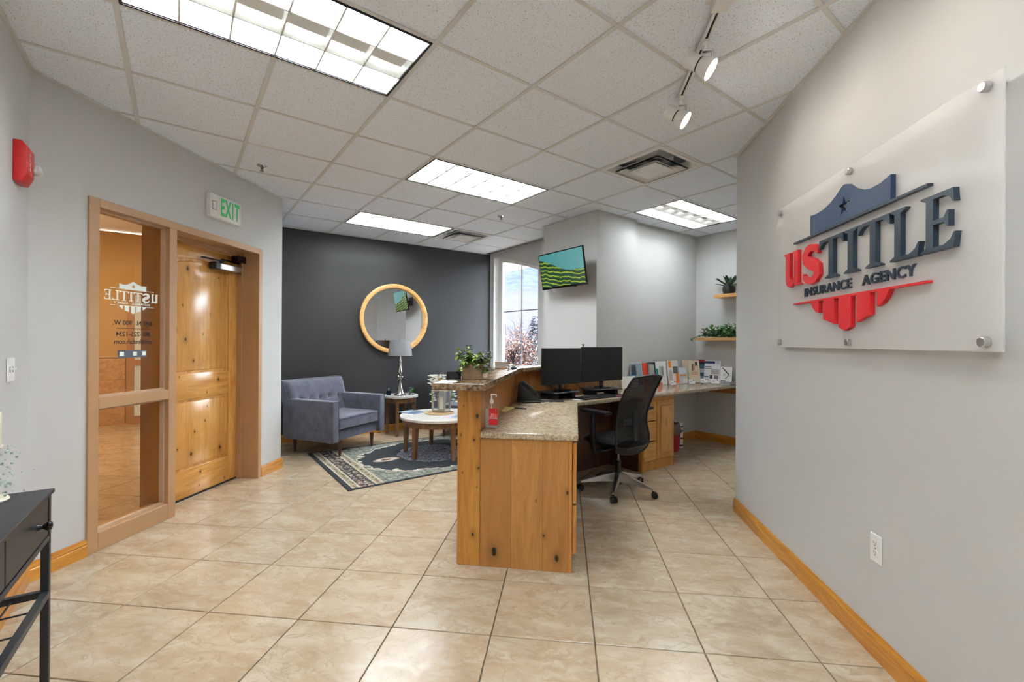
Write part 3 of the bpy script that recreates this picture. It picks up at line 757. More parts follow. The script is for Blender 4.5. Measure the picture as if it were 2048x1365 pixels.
MB().box((1.12, .30, 0), (1.30, .46, 2.12)).build('reflection_block', 'tan', t1, smooth=False)  # added block standing in for a dark reflection in the side light

# ------------------------------------------------ recessed fluorescent lights
def troffer(i, j, label, reach=True, tube='tube'):
    t = T('ceiling_light', label, 'ceiling light', (GX + G * (i + 1), GY + G * (j + .5), ZC), 0)
    hx, hy, h = .585, .281, .085
    MB().box((-hx - .012, -hy - .012, -.002), (hx + .012, -hy, .006)).box((-hx - .012, hy, -.002), (hx + .012, hy + .012, .006)).box((-hx - .012, -hy, -.002), (-hx, hy, .006)).box((hx, -hy, -.002), (hx + .012, hy, .006)).build('frame', 'black', t, smooth=False)
    MB().box((-hx, -hy, h), (hx, hy, h + .006)).box((-hx - .004, -hy, 0), (-hx, hy, h)).box((hx, -hy, 0), (hx + .004, hy, h)).box((-hx, -hy - .004, 0), (hx, -hy, h)).box((-hx, hy, 0), (hx, hy + .004, h)).build('housing', 'reflector', t, smooth=False)
    for k in range(3):
        y = (-1 + k) * .19
        if k == 1 and not reach:
            MB().prism([(-.055, h), (-.04, h - .045), (.04, h - .045), (.055, h)], -hx + .01, hx - .01, 0).build('ballast_cover', 'grid', t, smooth=False); continue
        MB().box((-hx + .02, y - .036, h - .018), (hx - .02, y + .036, h - .008)).build('lamp_tube', tube, t, smooth=False)
    bw = .008 if reach else .004
    for k in range(1, 6):
        x = -hx + 2 * hx * k / 6
        MB().prism([(x - bw, .004), (x + bw, .004), (x + .012, .05), (x - .012, .05)], -hy, hy, 1).build('louver_blade', 'reflector', t, smooth=False)
    for y in (-hy / 3, hy / 3):
        MB().prism([(y - bw, .004), (y + bw, .004), (y + .012, .05), (y - .012, .05)], -hx, hx, 0).build('louver_blade', 'reflector', t, smooth=False)
    return t
troffer(0, -1, 'recessed ceiling light nearest the entrance, large at the top left', False)
troffer(3, 1, 'recessed ceiling light in the middle of the room over the reception counter')
troffer(3, 4, 'recessed ceiling light by the charcoal wall over the lounge chairs')
troffer(7, 0, 'recessed ceiling light in the nook above the brochure counter', False, 'tubedim')
troffer(0, -5, 'added unseen ceiling light behind the viewpoint for extra brightness')  # unseen fixture added behind the camera to brighten the room

# supply air diffusers
def diffuser(i, j, label):
    t = T('air_diffuser', label, 'air vent', (GX + G * (i + .5), GY + G * (j + .5), ZC))
    def ring(a, za, b, zb, th=.004):
        vs = []; fs = []
        for r, z in ((a, za), (b, zb), (b, zb + th), (a, za + th)):
            vs += [(-r, -r, z), (r, -r, z), (r, r, z), (-r, r, z)]
        for q in range(4):
            for k in range(4):
                n_ = (k + 1) % 4; q2 = (q + 1) % 4; fs.append((q * 4 + k, q * 4 + n_, q2 * 4 + n_, q2 * 4 + k))
        return vs, fs
    MB().add(*ring(.294, -.002, .262, -.004)).add(*ring(.262, -.004, .225, .05)).build('outer_frame', 'white', t, smooth=False)
    MB().box((-.26, -.26, .12), (.26, .26, .125)).build('back_pan', 'grid', t, smooth=False)
    MB().lathe([(.115, .0), (.125, .0), (.125, .09), (.115, .09)], 24, (0, 0, .03), closed=True).build('duct_collar', 'white', t)
    MB().cyl((0, 0, .118), (0, 0, .119), .115, n=24).build('duct_opening', 'duct', t)
    MB().add(*ring(.205, -.022, .165, .012)).add(*ring(.205, -.026, .205, -.018)).build('inner_cone', 'white', t, smooth=False)
    MB().add(*ring(.150, -.030, .120, -.012)).box((-.122, -.122, -.030), (.122, .122, -.022)).lathe([(0, -.034), (.02, -.034), (.022, -.03)], 16).build('centre_plaque', 'white', t)
    MB().box((-.2, -.004, .0), (.2, .004, .03)).box((-.004, -.2, .0), (.004, .2, .03)).build('brace', 'grid', t, smooth=False)
diffuser(5, -1, 'square ceiling air diffuser between the track light and the nook light')
diffuser(5, 4, 'far square ceiling air diffuser above the window corner of the lounge')
for k, (x, y, lb) in enumerate([(.546, 4.205, 'small fire sprinkler head in the ceiling above the exit sign'), (2.971, 4.19, 'small fire sprinkler head in the ceiling left of the television column')]):
    t = T('fire_sprinkler', lb, 'sprinkler', (x, y, ZC + .006))
    MB().lathe([(.0, 0), (.04, 0), (.036, -.008), (.02, -.012), (.0, -.012)], 20).build('escutcheon', 'chrome', t)
    MB().cyl((0, 0, -.01), (0, 0, -.035), .008, .005).cyl((.012, 0, -.01), (.004, 0, -.045), .002).cyl((-.012, 0, -.01), (-.004, 0, -.045), .002).build('frame_arms', 'steel', t)
    MB().lathe([(0, 0), (.016, 0), (.016, .002), (0, .002)], 16, (0, 0, -.047)).build('deflector', 'steel', t)

# track light
tk = T('track_rail', 'white ceiling track rail running beside the sign wall', 'track light', (2.36, 1.512, ZC), math.atan2(-1, -1))
L_ = 2.6
MB().box((0, -.018, -.021), (L_, -.006, 0)).box((0, .006, -.021), (L_, .018, 0)).box((0, -.018, -.006), (L_, .018, 0)).build('rail', 'white', tk, smooth=False)
MB().box((.012, -.006, -.012), (L_ - .012, .006, -.006)).build('slot', 'black', tk, smooth=False)
MB().box((-.01, -.019, -.023), (.03, .019, 0), .002).build('end_cap', 'white', tk)
MB().box((.74, -.062, -.004), (.96, .062, .002), .001).box((.72, -.034, -.030), (.93, .034, -.004), .003).build('power_feed', 'white', tk)
def spot(s, lb):
    p = tk.matrix_basis @ Vector((s, 0, -.021))
    t = T('track_spotlight', lb, 'spotlight', p, math.atan2(-1, -1), 'spotlights on the ceiling track')
    MB().box((-.03, -.014, -.016), (.03, .014, 0), .002).cyl((0, 0, -.016), (0, 0, -.045), .009).build('adapter', 'white', t)
    MB().box((-.009, .030, -.145), (.009, .036, -.035)).box((-.009, -.012, -.045), (.009, .036, -.037)).build('yoke', 'white', t, smooth=False)
    # head points toward the wall (local +y is the wall side) and down
    d = Vector((.25, .80, -.62)).normalized(); c = Vector((0, -.02, -.105)); q = Vector((0, 0, 1)).rotation_difference(d).to_matrix().to_4x4()
    mt = Matrix.Translation(c) @ q
    MB().lathe([(0, -.075), (.034, -.075), (.036, -.07), (.036, -.012), (.033, -.008), (.033, -.004), (.036, 0), (.044, .02), (.052, .052), (.052, .058), (.047, .058), (.046, .048), (0, .045)], 28, mt=mt).build('lamp_head', 'white', t)
    MB().lathe([(.0335, -.009), (.0345, -.009), (.0345, -.003), (.0335, -.003)], 24, mt=mt, closed=True).build('vent_ring', 'black', t)
    MB().lathe([(0, .049), (.045, .049), (.045, .052), (0, .052)], 28, mt=mt).build('lens', 'spotlens', t)
    ld = D.lights.new('spot_bulb', 'SPOT'); ld.energy = SPOT; ld.color = (1, .9, .78); ld.spot_size = 1.9; ld.spot_blend = .9; ld.shadow_soft_size = .03
    lo = D.objects.new('spot_bulb', ld); COL.objects.link(lo); lo.parent = t
    lo.matrix_local = Matrix.Translation(c + d * .062) @ Vector((0, 0, -1)).rotation_difference(d).to_matrix().to_4x4()
    return t
spot(.034, 'white track spotlight at the far end of the rail')
spot(.52, 'white track spotlight just below the power feed of the rail')
spot(1.10, 'white track spotlight cut off by the top edge of the picture')
spot(1.75, 'white track spotlight nearest the entrance, beyond the picture')

# ------------------------------------------------ sign on the right wall
sa = math.atan2(sd.y, sd.x)
sg = T('wall_sign', 'frosted acrylic sign panel with raised red and navy US TITLE lettering', 'sign', (SA[0] + sd.x * 1.51, SA[1] + sd.y * 1.51, 0), sa)
def sx(v): return v - 1.51
MB().box((sx(.805), -.041, 1.286), (sx(2.215), -.034, 2.108), .001).build('acrylic_panel', 'frost', sg)
lg = (sx(1.497), 1.70, 1.0, -.060, -.0415)
logo(sg, lg[0], lg[1], lg[2], lg[3], lg[4], ['navy', 'slate', 'signred'])
for x in (.845, 1.504, 2.165):
    for z in (1.314, 2.078):
        st = MB().cyl((sx(x), 0, z), (sx(x), -.034, z), .012, n=20).build('standoff', 'alum', sg)
        MB().cyl((sx(x), -.041, z), (sx(x), -.056, z), .0155, n=24).cyl((sx(x), -.056, z), (sx(x), -.058, z), .0155, .013, n=24).build('standoff_cap', 'alum', st)
# outlet
ot = T('wall_outlet', 'white duplex power outlet low on the sign wall', 'outlet', (SA[0] + sd.x * 1.622, SA[1] + sd.y * 1.622, .452), sa)
MB().box((-.036, -.006, -.059), (.036, -.0005, .059), .003).build('cover_plate', 'whitegloss', ot)
for z in (-.02, .02):
    sck = MB().lathe([(0, 0), (.017, 0), (.016, .002), (0, .002)], 20, mt=TR(0, -.006, z) @ Matrix.Rotation(PI / 2, 4, 'X')).build('socket', 'white', ot)
    MB().box((-.007, -.0086, z + .000), (-.0055, -.008, z + .009)).box((.0055, -.0086, z), (.007, -.008, z + .008)).cyl((0, -.008, z - .007), (0, -.0086, z - .007), .0025, n=10).build('slots', 'black', sck, smooth=False)
MB().cyl((0, -.006, 0), (0, -.0072, 0), .003, n=12).build('screw', 'steel', ot)

# exit sign
ex = T('exit_sign', 'white EXIT sign with green letters above the door frame', 'exit sign', (A0.x + math.cos(DA_) * 1.375, A0.y + math.sin(DA_) * 1.375, 2.31), DA_)
MB().box((-.172, -.045, 0), (.172, -.001, .19), .004).build('housing', 'whitegloss', ex)
MB().box((-.166, -.048, .006), (.166, -.045, .184), .002).build('face_plate', 'white', ex)
for ch, x in (('E', -.050), ('X', .014), ('I', .066), ('T', .117)):
    mb = MB(); text(mb, ch, .200, x, .093, -.0495, -.048, False, .0045, .46); mb.build('letter_' + ch.lower(), 'green', ex, smooth=False)
MB().box((-.157, -.0488, .062), (-.112, -.048, .130)).build('label_border', 'slate', ex, smooth=False)
lb_ = MB().box((-.153, -.0493, .066), (-.116, -.0488, .126)).build('label_paper', 'paper', ex, smooth=False)

# fire alarm and switch on the left wall (local x runs along +Y of the room, room side is -y)
fa = T('fire_alarm', 'red wall fire alarm with clear strobe and white FIRE lettering', 'fire alarm', (LW, 3.235, 2.18), PI / 2)
MB().prism([(-.0, -.10), (-.03, -.10), (-.05, -.055), (-.05, .075), (-.03, .10), (0, .10)], -.065, .065, 0, bev=.004).build('housing', 'red', fa)
mb = MB()
for k, ch in enumerate('FIRE'): text(mb, ch, .022, -.012, .045 - k * .024, -.0512, -.050, False, .001, 1.2)
mb.build('lettering', 'white', fa, smooth=False)
MB().sphere((.045, -.062, -.01), .026, 16, (.8, 1, 1.2)).build('strobe_lens', 'gel', fa)
MB().sphere((.045, -.055, -.01), .014, 12).build('strobe_reflector', 'chrome', fa)
ls = T('light_switch', 'white double light switch plate beside the entrance corner', 'light switch', (LW, 3.152, 1.16), PI / 2)
MB().box((-.058, -.006, -.058), (.058, -.0005, .058), .003).build('cover_plate', 'whitegloss', ls)
for x in (-.023, .023):
    MB().box((x - .005, -.018, -.002), (x + .005, -.006, .010), .002).build('toggle', 'whitegloss', ls)
MB().box((-.03, -.0068, -.012), (-.016, -.006, .014)).box((.016, -.0068, -.012), (.03, -.006, .014)).build('toggle_slot', 'steel', ls, smooth=False)

# ------------------------------------------------ console table at the left
ca = math.radians(-2.2)
cz = .79
cn = T('console_table', 'slim dark grey console table with drawers at the left edge', 'console table', (-.348, 2.19, 0), -PI / 2 + ca)
# local x: away from the far end toward the viewer, local y: toward the wall... negative y is wall side after rotation
CL = 1.25; CD = .285
def cb(name, a, b, mat='blackmetal', bev=.002, p=None): return MB().box(a, b, bev).build(name, mat, p or cn)
cb('tabletop', (-.004, -CD, cz - .014), (CL, .006, cz))
cb('side_panel', (.004, -CD + .01, cz - .165), (.022, -.012, cz - .014))
cb('back_panel', (.022, -CD + .01, cz - .165), (CL, -CD + .02, cz - .014))
for k in range(3):
    x0 = .030 + k * .40
    d_ = cb('drawer', (x0, -.03, cz - .150), (x0 + .392, -.004, cz - .020))
    MB().lathe([(0, 0), (.011, 0), (.010, .004), (.006, .012), (.012, .020), (.015, .027), (.012, .033), (0, .036)], 18, mt=TR(x0 + .196 - .08 * (k == 0), -.004, cz - .085) @ Matrix.Rotation(-PI / 2, 4, 'X')).build('knob', 'blackgloss', d_)
cb('front_rail', (.022, -.024, cz - .172), (CL, -.002, cz - .155))
for x in (0, CL - .025):
    for y in (-CD + .01, -.024): cb('leg', (x, y, 0), (x + .022, y + .022, cz - .014))
cb('shelf_rail', (0, -CD + .03, .425), (.022, -.02, .447)); cb('shelf_rail', (.02, -.022, .425), (CL, 0, .447)); cb('shelf_rail', (.02, -CD + .01, .425), (CL, -CD + .03, .447))
for k in range(7): MB().cyl((.14 + k * .14, -CD + .02, .436), (.14 + k * .14, -.01, .436), .0028, n=8).build('shelf_wire', 'blackmetal', cn)
for k in range(2): MB().cyl((.01, -.09 - k * .09, .436), (CL - .01, -.09 - k * .09, .436), .0028, n=8).build('shelf_wire', 'blackmetal', cn)
cm = cn.matrix_basis
def onc(x, y): v = cm @ Vector((x, y, cz)); return (v.x, v.y, cz + .001)
ch = T('candle_holder', 'white turned candle holder on the console table', 'candle holder', (-.482, 2.118, cz + .001))
MB().lathe([(0, 0), (.048, 0), (.05, .004), (.046, .010), (.036, .014), (.018, .022), (.012, .05), (.016, .08), (.011, .11), (.014, .15), (.03, .165), (.034, .17), (.034, .176), (0, .176)], 28).build('stem', 'wax', ch)
cd_ = T('pillar_candle', 'ivory pillar candle standing on the candle holder', 'candle', (ch.location.x, ch.location.y, cz + .178))
MB().lathe([(0, 0), (.029, 0), (.03, .004), (.03, .10), (.028, .105), (.012, .102), (0, .100)], 28).build('wax_body', 'wax', cd_)
MB().cyl((0, 0, .10), (.001, 0, .112), .0012, n=6).build('wick', 'black', cd_)
sprg = T('crystal_sprig', 'pale green sprig of clear beads hanging from the candle holder', 'decoration', (ch.location.x, ch.location.y, cz + .165))
mb = MB(); mg = MB()
rs = random.Random(3)
for k in range(70):
    z = rs.uniform(-.15, .01); x = .035 + abs(rs.gauss(0, .022)); a = rs.uniform(-2.2, 1.0)
    (mg if k % 3 == 0 else mb).sphere((x * math.cos(a), x * math.sin(a), z), rs.uniform(.002, .0045), 6)
mb.build('glass_beads', plain('pale_green_bead', (190, 214, 200), .15, var=.1), sprg, kind='stuff'); mg.build('leaf_beads', plain('sage_bead', (150, 180, 164), .3, var=.1), sprg, kind='stuff')

# ------------------------------------------------ mirror
ma = math.atan2(6.166 - 6.30, 3.40)
mr = T('round_mirror', 'round mirror in an oak frame on the charcoal wall', 'mirror', (2.515, 6.232, 1.632), ma)
rx = Matrix.Rotation(PI / 2, 4, 'X')
MB().lathe([(.505, .001), (.505, .052), (.498, .056), (.472, .056), (.455, .05), (.455, .030), (.445, .026), (.440, .012), (.440, .001)], 64, mt=rx, closed=True).build('frame', 'mirrorwood', mr)
MB().lathe([(0, .008), (.445, .008), (.445, .012), (0, .012)], 64, mt=rx).build('mirror_glass', 'mirror', mr)

# ------------------------------------------------ armchairs
def cushion(w, d, h, r, n=8, puff=.0, mt=None, tuft=None):
    b = bmesh.new(); bmesh.ops.create_grid(b, x_segments=1, y_segments=1, size=.5); b.free()
    m = MB().box((-w / 2, -d / 2, 0), (w / 2, d / 2, h), r, seg=3)
    return m
def armchair(label, loc, rz):
    t = T('armchair', label, 'armchair', loc, rz, 'grey tufted armchairs in the lounge')
    # local x across, front is -y; origin under the middle
    MB().box((-.345, -.33, .175), (.345, .36, .295), .012, seg=2).build('seat_base', 'fabric', t)
    for s in (-1, 1):
        a = MB().box((s * .435 if s < 0 else .343, -.385, .168), (-.343 if s < 0 else .435, .37, .628), .016, seg=3)
        ar = a.build('arm', 'fabric', t)
        x0 = s * .389
        pts = [(x0 - .042, -.386, .172), (x0 + .042, -.386, .172), (x0 + .042, -.386, .624), (x0 - .042, -.386, .624)]
        MB().tube(pts, .0035, 6, closed=True).build('piping', 'fabric', ar)
    MB().box((-.338, -.372, .296), (.338, .22, .435), .03, seg=3).build('seat_cushion', 'fabric', t)
    sc = [c for c in t.children if c.name.startswith('seat_cushion')][0]
    for z in (.312, .422): MB().tube([(-.33, -.373, z), (.33, -.373, z)], .004, 6).build('piping', 'fabric', sc)
    # back, tufted: displaced grid leaning backward
    nx, nz = 40, 22; vs = []; fs = []
    tufts = [(-.30 + .15 * k, .60) for k in range(5)]
    wb = .43
    for side in (0, 1):
        for j in range(nz + 1):
            for i in range(nx + 1):
                u = -1 + 2 * i / nx; v = j / nz
                x = u * (wb + .025 * v); z = .40 + .43 * v
                edge = min(1, (1 - abs(u)) * 8) ** .5 * min(1, (1 - v) * 6 + .0) ** .5
                y = .245 + .13 * v
                if side == 0:
                    dep = .05 * edge
                    for a, b in tufts:
                        dd = math.hypot(x - a, z - b); dep -= .034 * math.exp(-(dd / .022) ** 2) + .018 * math.exp(-(dd / .07) ** 2)
                    y -= .03 + dep
                else: y += .07
                vs.append((x, y, z))
    N = (nx + 1) * (nz + 1)
    for j in range(nz):
        for i in range(nx):
            a = j * (nx + 1) + i; fs.append((a, a + 1, a + nx + 2, a + nx + 1)); fs.append((N + a, N + a + nx + 1, N + a + nx + 2, N + a + 1))
    for i in range(nx):
        a = nz * (nx + 1) + i; fs.append((a, a + 1, N + a + 1, N + a)); fs.append((i, N + i, N + i + 1, i + 1))
    for j in range(nz):
        a = j * (nx + 1); fs.append((a, a + nx + 1, N + a + nx + 1, N + a)); b = a + nx; fs.append((b, N + b, N + b + nx + 1, b + nx + 1))
    bk = MB().add(vs, fs).build('backrest', 'fabric', t, angle=60)
    for a, b in tufts: MB().sphere((a, .245 + .13 * (b - .4) / .43 - .058, b), .010, 8, (1, .6, 1)).build('button', 'fabric', bk)
    e = [(-wb - .003, .215, .42), (-wb - .028, .335, .815), (-wb + .02, .345, .833), (wb - .02, .345, .833), (wb + .028, .335, .815), (wb + .003, .215, .42)]
    MB().tube(e, .005, 6).build('piping', 'fabric', bk)
    MB().box((-.40, .30, .18), (.40, .38, .62), .02, seg=2).build('back_panel', 'fabric', t)
    for x, y in ((-.29, -.35), (.24, -.35), (-.29, .34), (.24, .34)):
        MB().cyl((x, y, 0 if y < 0 else -.0080), (x - .0, y, .172), .013, .025, n=14).build('leg', 'legwood', t)
    return t
ux, uy = .863, .506
def achair(label, L, off=.29, dep=.35, rz=math.radians(30.4)):
    c = Vector((L[0] + ux * off + .506 * -dep, L[1] + uy * off + .863 * dep, .0085)); return armchair(label, c, rz)
ac = achair('grey tufted armchair on dark tapered legs beside the side table', (1.458, 5.165))
ac2 = copy_tree(ac); ac2.location = (3.36, 5.42, .0085); ac2.rotation_euler = (0, 0, math.radians(-50)); ac2['label'] = 'second grey armchair, mostly hidden behind the counter and lantern'

# ------------------------------------------------ round tables
def round_table(name, label, c, R, h, legR, angs, lw, rz=0, planks=7):
    t = T(name, label, 'table', (*c, .0085 if name == 'coffee_table' else 0), rz)
    # top of separate planks cut to the circle
    w = 2 * R / planks
    for k in range(planks):
        y0, y1 = -R + k * w + .0008, -R + (k + 1) * w - .0008
        pl = []
        for q in range(13): y = y0 + (y1 - y0) * q / 12; pl.append((math.sqrt(max(0, R * R - y * y)), y))
        pl += [(-x, y) for x, y in pl[::-1]]
        P2 = []
        for p in pl:
            if not P2 or (Vector(p) - Vector(P2[-1])).length > .0005: P2.append(p)
        MB().prism(P2, h - .024, h, 2).build('plank', 'wtop', t, smooth=False)
    MB().lathe([(R - .05, h - .095), (R - .032, h - .095), (R - .032, h - .06), (R - .022, h - .055), (R - .022, h - .025), (R - .05, h - .025)], 48, closed=True).build('apron', 'tablewood', t)
    for a in angs:
        a = math.radians(a); p = (legR * math.cos(a), legR * math.sin(a))
        m = bmesh.new(); V = []
        for s_, z, r in ((lw * .36, 0, legR), (lw * .5, h - .11, legR - .01), (lw * .5, h - .024, legR - .012)):
            ca_, sa_ = math.cos(a), math.sin(a)
            for dx, dy in ((-s_, -s_), (s_, -s_), (s_, s_), (-s_, s_)): V.append(m.verts.new((ca_ * (r + dx) - sa_ * dy, sa_ * (r + dx) + ca_ * dy, z)))
        m.faces.new(V[:4][::-1]); m.faces.new(V[8:])
        for L in (0, 4):
            for k in range(4): m.faces.new((V[L + k], V[L + (k + 1) % 4], V[L + 4 + (k + 1) % 4], V[L + 4 + k]))
        bmesh.ops.bevel(m, geom=m.edges[:], offset=.003, segments=1, affect='EDGES')
        MB().bm(m).build('leg', 'tablewood', t)
    return t
CT = (2.47, 4.667)
round_table('coffee_table', 'round coffee table with whitewashed plank top on the rug', CT, .475, .444, .425, [-101 + 60 * k for k in range(6)], .055, .009, 7)
ST = (2.51, 5.948)
round_table('side_table', 'small round side table with whitewashed top under the lamp', ST, .235, .550, .195, [(-38 + 90 * k) for k in range(4)], .045, 0, 5)

# rug
rg = MB().box((-1.2, -.785, 0), (1.2, .785, .007), .002).build('area_rug', 'rug', None, loc=(2.39, 4.72, .001), rz=-.006)
tag(rg, 'charcoal Persian style rug with beige floral border under the coffee table', 'rug')

# table lamp
lx, ly = 2.475, 5.905
lp = T('table_lamp', 'brushed nickel table lamp with grey drum shade by the mirror', 'table lamp', (lx, ly, .551))
MB().lathe([(0, 0), (.078, 0), (.08, .006), (.078, .014), (.062, .024), (.055, .04), (.042, .075), (.028, .12), (.021, .165), (.018, .20), (.021, .207), (.021, .213), (.017, .218)], 36).build('base', 'steel', lp)
MB().lathe([(.017, .216), (.03, .228), (.046, .245), (.05, .256), (.046, .267), (.03, .278), (.02, .286), (.018, .292), (.03, .30), (.034, .318), (.030, .345), (.02, .385), (.015, .41), (.015, .42), (.022, .425), (.022, .445), (.016, .452), (.016, .462), (.021, .467), (.021, .485), (.014, .492), (.012, .56)], 36).build('stem', 'steel', lp)
MB().cyl((0, 0, .545), (0, 0, .585), .016, n=16).build('socket', 'black', lp)
sh = plain('grey_linen_shade', (128, 128, 130), .7, var=.06, scale=80)
MB().lathe([(.162, .555), (.164, .555), (.142, .768), (.140, .768)], 48, closed=True).build('lamp_shade', sh, lp)
MB().tube([(0.014, 0, .56), (.04, 0, .60), (.045, 0, .70), (.02, 0, .765), (0, 0, .77), (-.02, 0, .765), (-.045, 0, .70), (-.04, 0, .6), (-.014, 0, .56)], .002, 6).cyl((0, 0, .76), (0, 0, .79), .006).cyl((-.14, 0, .765), (.14, 0, .765), .0018, n=6).build('harp', 'steel', lp)
# small bottle, cloche
bt = T('cologne_bottle', 'small dark blue glass bottle with silver cap on the side table', 'bottle', (2.352, 6.005, .552))
MB().box((-.030, -.016, 0), (.030, .016, .062), .004, mt=RZ(-.6)).build('bottle_body', plain('dark_blue_glass', (20, 32, 46), .1), bt)
MB().cyl((0, 0, .062), (0, 0, .072), .008).cyl((0, 0, .072), (0, 0, .102), .012).build('cap', 'chrome', bt)
tr_ = T('terrarium', 'small glass globe with green succulent on the side table', 'terrarium', (2.625, 5.86, .552))
MB().lathe([(.03, .008), (.052, .03), (.058, .058), (.052, .088), (.03, .108), (.028, .106), (.050, .087), (.056, .058), (.050, .031), (.03, .01)], 28, closed=True).build('glass_globe', 'glass', tr_)
MB().lathe([(0, 0), (.04, 0), (.042, .006), (.036, .012), (.03, .026), (0, .028)], 24).build('base', 'steel', tr_)
mb = MB()
for k in range(14):
    a = k * 2.4; mb.leaf((.006 * math.cos(a), .006 * math.sin(a), .026), (math.cos(a) * .35, math.sin(a) * .35, 1), .045 + .012 * (k % 3), .014)
mb.build('succulent', 'leafbright', tr_)
cb_ = T('lamp_cord', 'white lamp cord hanging behind the side table', 'cord', (2.64, 6.19, .53))
MB().tube([(0, 0, 0), (.02, .03, -.12), (.05, .02, -.25), (.04, .04, -.33), (.01, .05, -.40), (.0, .06, -.5)], .0025, 6).build('wire', 'white', cb_)

# coffee table items
mt_ = T('woven_placemat', 'round woven straw placemat on the coffee table', 'placemat', (2.49, 4.755, .4535))
for k in range(9):
    r = .018 + k * .019; MB().tube([(r * math.cos(a), r * math.sin(a), .0055) for a in [2 * PI * q / (10 + 3 * k) for q in range(10 + 3 * k)]], .0052, 6, closed=True).build('coil', 'straw', mt_)
ln = T('candle_lantern', 'pale metal and glass lantern holding an ivory candle on the coffee table', 'lantern', (2.525, 4.775, .4655), .62)
lm = plain('brushed_lantern_metal', (176, 168, 152), .4, .8)
h = .245; w = .075
b = MB().box((-w - .006, -w - .006, 0), (w + .006, w + .006, .03), .002); b.build('base', lm, ln)
MB().box((-w - .004, -w - .004, h), (w + .004, w + .004, h + .012), .002).build('top_plate', lm, ln)
for s in (-1, 1):
    for q in (-1, 1): MB().box((s * w - .010, q * w - .010, .03), (s * w + .010, q * w + .010, h)).build('post', lm, ln, smooth=False)
for a in range(4): MB().box((-w + .006, -w - .001, .03), (w - .006, -w + .001, h), mt=RZ(a * PI / 2)).build('pane', 'glass', ln, smooth=False)
MB().cyl((0, 0, h + .012), (0, 0, h + .07), w * 1.05 * 1.25, .02, n=4).build('roof', lm, ln, smooth=False)
MB().cyl((0, 0, h + .07), (0, 0, h + .10), .015).tube([(.066 * math.cos(a), 0, h + .155 + .066 * math.sin(a)) for a in [2 * PI * k / 28 for k in range(28)]], .0035, 6, closed=True).build('ring_handle', 'chrome', ln)
pc = T('lantern_candle', 'ivory pillar candle inside the lantern', 'candle', (2.525, 4.775, .4965))
MB().lathe([(0, 0), (.032, 0), (.032, .135), (.029, .14), (0, .136)], 24).build('wax_body', 'wax', pc); MB().cyl((0, 0, .136), (0, 0, .148), .001, n=6).build('wick', 'black', pc)
fl = T('flower_garland', 'white artificial flowers with a yellow bloom draped over the lantern', 'flowers', (2.525, 4.775, .77))
rs = random.Random(5)
def flower(mb, c, r, n=6, up=(0, 0, 1)):
    for k in range(n):
        a = 2 * PI * k / n; mb.leaf(c, (math.cos(a), math.sin(a), .5), r, r * .8, fold=.5)
wd = Vector((.8, -.6, 0))
white = MB(); grn = MB()
for k in range(70):
    s = rs.uniform(-.11, .04); z = rs.uniform(.0, .13); flower(white, tuple(wd * s + Vector((rs.uniform(-.07, .02), rs.uniform(-.10, .0), z))), .032)
for side, n in ((-1, 26), (1, 16)):
    for k in range(n):
        t_ = k / n; p = wd * (side * (.095 + .04 * t_ + rs.uniform(-.015, .015))) + Vector((rs.uniform(-.03, .03), -.06 + rs.uniform(-.03, .03), .04 - .24 * t_))
        if k % 2: flower(white, tuple(p), .028)
        else: grn.leaf(p, (rs.uniform(-1, 1), rs.uniform(-1, 1), -1), .04, .014)
white.build('petals', 'petal', fl, kind='stuff')
grn.build('foliage', 'leafbright', fl, kind='stuff')
mb = MB(); flower(mb, tuple(wd * -.02 + Vector((-.05, -.08, .075))), .03, 8); flower(mb, tuple(wd * -.02 + Vector((-.05, -.08, .085))), .02, 8); mb.build('yellow_bloom', 'yellow', fl)
mb = MB()
for k in range(6): mb.leaf(tuple(wd * -.02 + Vector((-.05, -.06, .10))), (rs.uniform(-.4, .4), rs.uniform(-.4, .4), 1), .05, .02)
mb.build('bud_leaves', 'leafbright', fl)
def card(name, label, cat, loc, rz, w, h, th, mat, prints, lean=0, group=None, holder=False):
    """upright or leaning printed card; prints = list of (x0,x1,z0,z1,rgb) in fractions"""
    t = T(name, label, cat, loc, rz, group)
    mt = Matrix.Rotation(-lean, 4, 'X')
    MB().box((-w / 2, 0, 0), (w / 2, th, h), mt=mt).build('sheet', mat, t, smooth=False)
    for x0, x1, z0, z1, c in prints:
        k = 'print_%d_%d_%d' % c
        if k not in M: M[k] = plain(k, c, .35, var=.12, scale=90)
        MB().box((-w / 2 + w * x0, -.0008, h * z0), (-w / 2 + w * x1, 0, h * z1), mt=mt).build('printed_block', k, t, smooth=False)
    return t
def flat(name, label, cat, loc, rz, w, d, th, mat, prints=()):
    t = T(name, label, cat, loc, rz)
    MB().box((-w / 2, -d / 2, 0), (w / 2, d / 2, th), .001).build('cover', mat, t)
    for x0, x1, y0, y1, c in prints:
        k = 'print_%d_%d_%d' % c
        if k not in M: M[k] = plain(k, c, .35, var=.12, scale=90)
        MB().box((-w / 2 + w * x0, -d / 2 + d * y0, th), (-w / 2 + w * x1, -d / 2 + d * y1, th + .0006)).build('printed_block', k, t, smooth=False)
    return t
flat('magazine', 'blue magazine at the back left of the coffee table top', 'magazine', (2.25, 4.985, .454), .35, .21, .27, .006, plain('mag_blue', (128, 150, 170), .3, var=.2), [(.1, .9, .1, .45, (84, 104, 124)), (.15, .6, .6, .9, (190, 200, 206))])
flat('magazine', 'thin magazine lying under the blue one on the coffee table', 'magazine', (2.23, 4.955, .4535), .1, .2, .26, .0004, 'paper')
flat('leaflet', 'pale blue and pink leaflet near the front of the coffee table', 'leaflet', (2.46, 4.44, .454), -.5, .20, .14, .002, plain('leaflet_paper', (196, 200, 214), .35, var=.1), [(.1, .5, .2, .8, (210, 170, 170)), (.55, .9, .2, .5, (120, 140, 180))])
